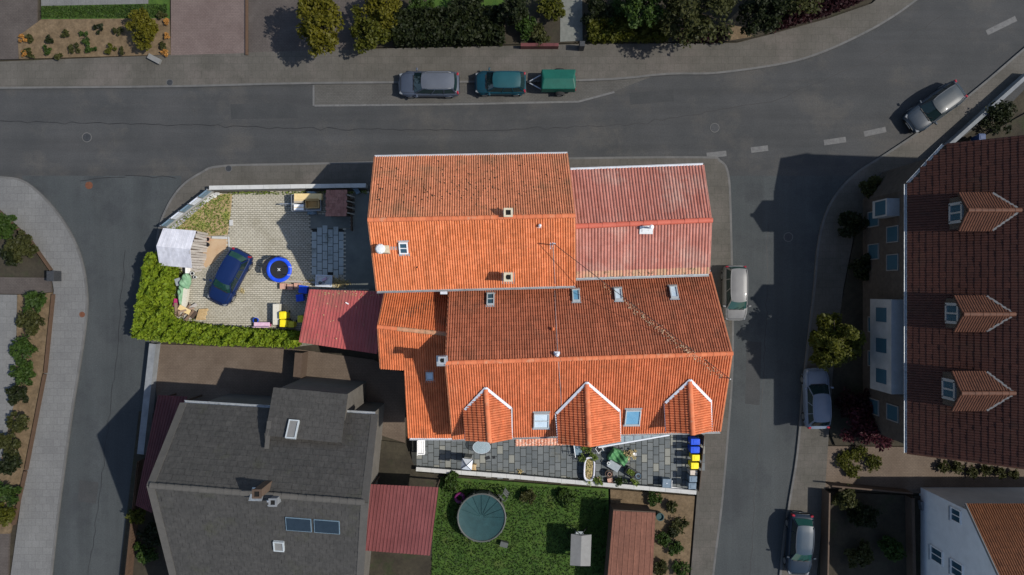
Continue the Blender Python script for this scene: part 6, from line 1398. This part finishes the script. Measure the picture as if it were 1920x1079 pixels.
bush('garden_bush', 'light green bush behind the dark clipped hedge', 790, 16, 24, 1.4, M['leaf_grn'], n=1200); bush('garden_bush', 'dark bush behind the dark clipped hedge', 870, 12, 30, 1.5, M['leaf_drk'], n=1400); bush('garden_bush', 'green bush between clipped hedge and pale path', 985, 50, 20, 1.2, M['leaf_grn'], n=900)
bush('garden_bush', 'olive bush at the left edge of the pale path', 1035, 14, 24, 1.5, M['leaf_yg'], n=1100); bush('garden_bush', 'low dark bush by the fence left of the pale path', 1010, 62, 20, .9, M['leaf_olv'], n=900); bush('garden_bush', 'dark bush right of the pale path', 1118, 22, 26, 1.5, M['leaf_drk'], n=1200); bush('garden_bush', 'green bush at the foot of the garden tree', 1165, 24, 24, 1.4, M['leaf_grn'], n=1200)
tree('garden_tree', 'small dark tree behind the hedge end and green bush', 960, 20, 26, 3.0, M['leaf_drk'], n=2000)
# plants in the top flower bed
beds = [(58, 72, 9, 'leaf_olv'), (52, 100, 10, 'leaf_olv'), (88, 95, 9, 'leaf_grn'), (95, 74, 8, 'leaf_drk'), (122, 64, 9, 'leaf_olv'), (140, 90, 12, 'leaf_olv'), (158, 70, 13, 'leaf_grn'), (168, 92, 11, 'leaf_grn'), (185, 52, 9, 'leaf_drk'), (205, 90, 11, 'leaf_yg'), (220, 60, 9, 'leaf_olv'), (108, 104, 9, 'leaf_olv'), (230, 98, 9, 'leaf_olv'), (305, 88, 8, 'leaf_olv'), (302, 30, 9, 'leaf_olv')]
for i, (u, v, r, m) in enumerate(beds): bush('bed_plant', {'leaf_grn': 'small green perennial', 'leaf_olv': 'small olive perennial', 'leaf_drk': 'small dark perennial', 'leaf_yg': 'yellowish perennial'}[m]+' in the sandy flower bed by the pink driveway', u, v, r, .45, M[m], n=220, leaf=.09, cat='plant', group='perennials in the flower bed', lumps=8)
for (u, v) in ((44, 73), (46, 101), (312, 40), (311, 70), (309, 98)): bush('bed_flower', 'orange flowering clump at the end of the flower bed', u, v, 8, .4, M['petal'], n=160, leaf=.08, cat='flower', group='orange flower clumps', lumps=7)
boxthing('driveway_border', 'thin dark brown timber border between pink and brown driveway', 'border', 462, 50, .12, (.16, 3.9, .14), 'fence_brown')
boxthing('stone_trough', 'pale stone trough at the pavement corner of the flower bed', 'trough', 288, 110, .12, (.9, .35, .25), 'pale_gard', R(-28))
boxthing('garden_gate_wall', 'reddish garden wall beside the pale path', 'wall', 1012, 84, .10, (2.6, .22, .6), 'redsheet_dim')
boxthing('pillar_dark', 'dark gate pillar at the foot of the pale path', 'pillar', 1092, 82, .10, (.35, .35, 1.0), 'iron')
# left corner
for (u, v, r, m, l) in ((42, 462, 26, 'leaf_olv', 'olive bush in the corner bed behind the pale pavement'), (8, 425, 22, 'leaf_grn', 'green bush at the far end of the corner bed'), (20, 480, 16, 'leaf_drk', 'dark low bush in the corner bed by the driveway')): bush('corner_bush', l, u, v, r, 1.0, M[m], n=1200)
hl = [(68, 568, 22, 'leaf_grn'), (55, 605, 24, 'leaf_olv'), (45, 655, 24, 'leaf_grn'), (42, 700, 22, 'leaf_grn'), (33, 742, 20, 'leaf_drk'), (36, 790, 20, 'leaf_olv'), (16, 832, 22, 'leaf_olv'), (18, 870, 20, 'leaf_drk'), (12, 925, 24, 'leaf_grn'), (8, 965, 20, 'leaf_yg')]
ORD = ['first', 'second', 'third', 'fourth', 'fifth', 'sixth', 'seventh', 'eighth', 'ninth', 'tenth', 'eleventh', 'twelfth', 'thirteenth', 'fourteenth', 'fifteenth']
HUE = {'leaf_grn': 'green', 'leaf_olv': 'olive', 'leaf_drk': 'dark green', 'leaf_yg': 'yellow green'}
for i, (u, v, r, m) in enumerate(hl): bush('border_bush', HUE[m]+' border shrub along the pale corner pavement, '+ORD[i]+' from the corner driveway', u, v, r, .9, M[m], n=900, group='shrubs along the corner pavement')
for q_, (p0, p1) in enumerate((((99, 552), (84, 700)), ((83, 702), (48, 882)), ((47, 884), (24, 985)), ((-5, 394), (54, 449)), ((55, 450), (95, 507)))):
    a, b = P(*p0, .3), P(*p1, .3); o = MB().bar(Vector((a.x, a.y, .2)), Vector((b.x, b.y, .2)), .14, .28).build('border_edging', M['fence_brown']); tag(o, 'brown timber edging '+['of the border right below the corner driveway', 'along the middle of the shrub border', 'at the far end of the shrub border', 'of the corner bed where the pavement is straight', 'of the corner bed ending at the gate post'][q_], 'edging', 'border edging boards')
a, b = P(92, 515, .6), P(66, 540, .6)
boxthing('gate_post', 'dark grey gate post block at the corner driveway', 'post', 94, 518, .12, (.5, .7, .8), 'iron')
# left neighbour: pale wall along the side road, brown fence
def bar_thing(name, label, cat, p0, p1, w, h, m, z=.05):
    a, b = P(*p0, z+h), P(*p1, z+h); o = MB().bar(Vector((a.x, a.y, z+h/2)), Vector((b.x, b.y, z+h/2)), w, h).build(name, M[m]); return tag(o, label, cat)
bar_thing('garden_wall', 'pale grey garden wall along the left side road', 'wall', (286, 645), (263, 852), .45, .7, 'wall_nb')
bf = thing('brown_fence', 'brown board fence along the left side road below the pale wall', 'fence', P(246, 960, 0).to_tuple())
a, b = P(257, 866, 1.1), P(230, 1120, 1.1); n = 44
for i in range(n): p = a.lerp(b, (i+.5)/n); MB().box((p.x, p.y, .60), (.03, (b-a).length/n*.9, 1.0), math.atan2(b.y-a.y, b.x-a.x)+math.pi/2).build('board', M['fence_brown'], bf)
for zz in (.35, .95): MB().bar(Vector((a.x+.04, a.y, zz)), Vector((b.x+.04, b.y, zz)), .05, .08).build('rail', M['fence_brown'], bf)
bush('yard_bush', 'yellow green bush squeezed between maroon lean-to and brown fence', 255, 968, 16, 1.2, M['leaf_yg'], n=800); bush('yard_bush', 'dark bush below the maroon lean-to', 285, 1005, 22, 1.0, M['leaf_drk'], n=800); bush('yard_bush', 'green bush by the brown fence below the dark one', 272, 1036, 20, .9, M['leaf_grn'], n=800)
bar_thing('yard_wall', 'dark wall dividing the tan yard of the grey roofed house', 'wall', (560, 662), (556, 712), .5, 1.4, 'wood_dark')
# pool
c = P(903, 970, .9); pl = thing('round_pool', 'round above-ground pool with teal cover on the lawn', 'pool', (c.x, c.y, .14), rz=0); r = 1.62
MB().lathe((0, 0, 0), [(r, 0), (r, .85)], 40, cap1=False).build('wall', M['pool_rim'], pl); MB().tube([(math.cos(t)*r, math.sin(t)*r, .87) for t in [2*math.pi*k/40 for k in range(41)]], .06, 8, caps=False).build('rim', M['pool_rim'], pl)
cv = MB(); rows = 7
cv.lathe((0, 0, 0), [(r*.97, .86), (r*.85, .83), (r*.6, .80), (r*.35, .775), (.02, .765)], 40, cap0=False); cvo = cv.build('cover', M['pool'], pl, smooth=True)
for k in range(8): a = math.pi*k/8; MB().tube([(math.cos(a)*r*.97, math.sin(a)*r*.97, .885), (math.cos(a)*r*.5, math.sin(a)*r*.5, .815), (math.cos(a)*r*.1, math.sin(a)*r*.1, .79)], .012, 5).build('fold', M['pool'], cvo)
for k in range(10): a = 2*math.pi*k/10; MB().box((math.cos(a)*(r+.06), math.sin(a)*(r+.06), .43), (.07, .09, .86), a).build('support', M['pool_rim'], pl)
c = P(862, 934, .3); o = MB().tube([(c.x+math.cos(t)*.28, c.y+math.sin(t)*.28, .28) for t in [2*math.pi*k/20 for k in range(21)]], .12, 10, caps=False).build('swim_ring', mat('swim_ring_pink', (.13, .015, .085), rough=.4), smooth=True); tag(o, 'pink swim ring lying on the lawn beside the pool', 'swim ring')
bar_thing('pool_pump', 'grey pool pump on the lawn beside the pool', 'pump', (938, 1020), (952, 1024), .35, .35, 'pool_rim', .14)
c = P(944, 930, .9); 
ld = thing('pool_ladder', 'grey pool ladder leaning over the pool rim', 'ladder', (c.x, c.y, .14), rz=R(40))
for s in (1, -1): MB().tube([(-.35, s*.22, .0), (-.1, s*.22, 1.25), (.1, s*.22, 1.25), (.35, s*.22, 0)], .02, 6).build('side_rail', M['pool_rim'], ld)
for zz in (.3, .6, .9): f = .35-.25*zz/1.25; MB().box((f, 0, zz), (.10, .44, .03)).box((-f, 0, zz), (.10, .44, .03)).build('step', M['pool_rim'], ld)
scatter('fallen_leaves', 'a few dead leaves lying on the teal pool cover', 'leaves', 905, 972, 1.3, 1.3, 70, 'deadleaf', .05, .84, .02)
# swing seat with pale roof
c = P(1089, 1032, 1.9); sw = thing('swing_seat', 'garden swing seat with pale grey canopy on the lawn', 'swing', (c.x, c.y, .14), rz=R(88))
MB().add([(-1.05, -.68, 1.72), (1.05, -.68, 1.72), (1.05, .68, 1.72), (-1.05, .68, 1.72), (-1.0, 0, 1.9), (1.0, 0, 1.9)], [[0, 1, 5, 4], [2, 3, 4, 5], [1, 2, 5], [3, 0, 4]]).build('canopy', M['pale_gard'], sw)
for s in (1, -1):
    for q in (1, -1): MB().tube([(s*.98, q*.6, 0), (s*.98, 0, 1.7)], .025, 8).build('leg', M['iron'], sw)
MB().box((0, 0, .48), (1.6, .55, .08)).build('seat', M['grey_pl'], sw); MB().boxm(Matrix.Translation((0, .30, .78)) @ Matrix.Rotation(R(-15), 4, 'X'), 1.6, .06, .55).build('backrest', M['grey_pl'], sw)
# bed right of hut
for i, (u, v, r, m) in enumerate(((1245, 1010, 14, 'leaf_grn'), (1275, 985, 14, 'leaf_olv'), (1268, 1030, 14, 'leaf_grn'), (1258, 950, 12, 'leaf_olv'), (1278, 1068, 16, 'leaf_grn'), (1240, 1066, 14, 'leaf_olv'), (1225, 935, 14, 'leaf_grn'), (1262, 1000, 10, 'leaf_drk'))): bush('bed_plant', {'leaf_grn': 'green', 'leaf_olv': 'olive', 'leaf_drk': 'dark green'}[m]+' plant in the narrow bed by the garden hut, '+{1: 'third', 0: 'fifth', 2: 'sixth', 3: 'second', 4: 'eighth', 5: 'seventh', 6: 'first', 7: 'fourth'}[i]+' from the terrace wall', u, v, r, .6, M[m], n=420, leaf=.09, cat='plant', group='plants beside the garden hut')
tubpot('rain_barrel', 'pale teal rain barrel at the garden hut corner', 'barrel', 1238, 970, .12, .26, .8, 'pool', soil='pool')
for (u, v, r, m, l) in ((848, 905, 18, 'leaf_grn', 'green shrub by the terrace wall above the swim ring'), (990, 932, 14, 'leaf_olv', 'small olive shrub on the lawn below the terrace wall'), (1060, 935, 16, 'leaf_grn', 'round shrub on the lawn near the terrace wall')): bush('lawn_shrub', l, u, v, r, .7, M[m], n=600)
# right side
tree('street_tree', 'yellow green tree in front of the brown roofed house', 1566, 636, 47, 4.6, M['leaf_yg'], n=6500, leaf=.15)
bush('red_maple', 'dark crimson shrub by the corner of the brown roofed house', 1632, 806, 44, 2.0, M['leaf_crim'], n=3200); bush('front_bush', 'dark red low bush above the crimson shrub', 1608, 762, 32, 1.4, M['leaf_red'], n=1600)
for (u, v, r, l_) in ((1585, 862, 18, 'largest pale olive plant at the kerb end of the beige path'), (1610, 850, 16, 'pale olive plant right below the crimson shrub'), (1640, 868, 16, 'pale olive plant on the beige path farthest from the kerb'), (1600, 884, 14, 'smallest pale olive plant on the beige path beside the garden fence')): bush('path_plant', l_, u, v, r, .5, M['leaf_yg'], n=500, leaf=.09, cat='plant', group='plants along the beige path')
for k, u in enumerate((1770, 1795, 1825, 1850, 1875, 1900)): bush('wall_plant', ['first', 'second', 'third', 'fourth', 'fifth', 'sixth'][k]+' small dark plant below the brown house gable, counted from the crimson shrub', u, 878+k*2+random.uniform(-4, 4), 11, .5, M['leaf_olv'], n=300, leaf=.09, cat='plant', group='plants below the brown gable')
for (u, v, r, m, l) in ((1600, 420, 26, 'leaf_drk', 'dark bush at the pavement corner before the brown roofed house'), (1640, 350, 22, 'leaf_olv', 'olive bush beside the yellow sacks'), (1620, 500, 24, 'leaf_drk', 'dark bush under the eave of the brown roofed house'), (1585, 935, 20, 'leaf_olv', 'olive shrub in the fenced garden corner'), (1620, 965, 24, 'leaf_drk', 'dark shrub in the middle of the fenced garden'), (1672, 1030, 22, 'leaf_grn', 'green shrub beside the white gabled house'), (1610, 1040, 24, 'leaf_olv', 'olive shrub at the lower end of the fenced garden'), (1880, 215, 34, 'leaf_drk', 'very dark bush behind the diagonal street wall')): bush('garden_shrub', l, u, v, r, 1.2, M[m], n=1200)
bar_thing('garden_fence', 'dark fence of the lower right garden', 'fence', (1556, 925), (1552, 1120), .10, 1.1, 'wood_dark', .1); bar_thing('garden_fence', 'dark fence between beige path and lower right garden', 'fence', (1560, 912), (1712, 926), .10, 1.0, 'wood_dark', .1)
bar_thing('side_wall', 'dark retaining wall at the foot of the white gabled house', 'wall', (1712, 935), (1716, 1120), .2, .8, 'wood_dark', .1)
bar_thing('street_wall', 'pale low wall along the bend in front of the brown roofed house', 'wall', (1700, 345), (1935, 135), .25, .8, 'wall_nb', .1)
for (u, v) in ((1712, 316), (1722, 322)):
    p = P(u, v, .3); o = MB().lathe((p.x, p.y, .12), [(.12, 0), (.24, .1), (.25, .28), (.12, .42), (.04, .5)], 12).build('rubbish_sack', mat('sack_yellow', (.10, .085, .008), rough=.5), smooth=True); tag(o, 'yellow recycling sack on the pavement by the street wall', 'sack', 'yellow sacks by the wall')
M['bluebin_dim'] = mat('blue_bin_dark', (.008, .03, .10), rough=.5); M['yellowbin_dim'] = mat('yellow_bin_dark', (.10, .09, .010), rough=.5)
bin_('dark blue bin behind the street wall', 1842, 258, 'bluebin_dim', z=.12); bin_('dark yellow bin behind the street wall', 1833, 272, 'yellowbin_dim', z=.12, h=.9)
bar_thing('terrace_slab', 'pale blue grey paving slab block at the white gabled house corner', 'block', (1728, 950), (1740, 948), .6, .4, 'wall_nb', .1)
for o in bpy.data.objects:
    if '_local' in o: del o['_local']
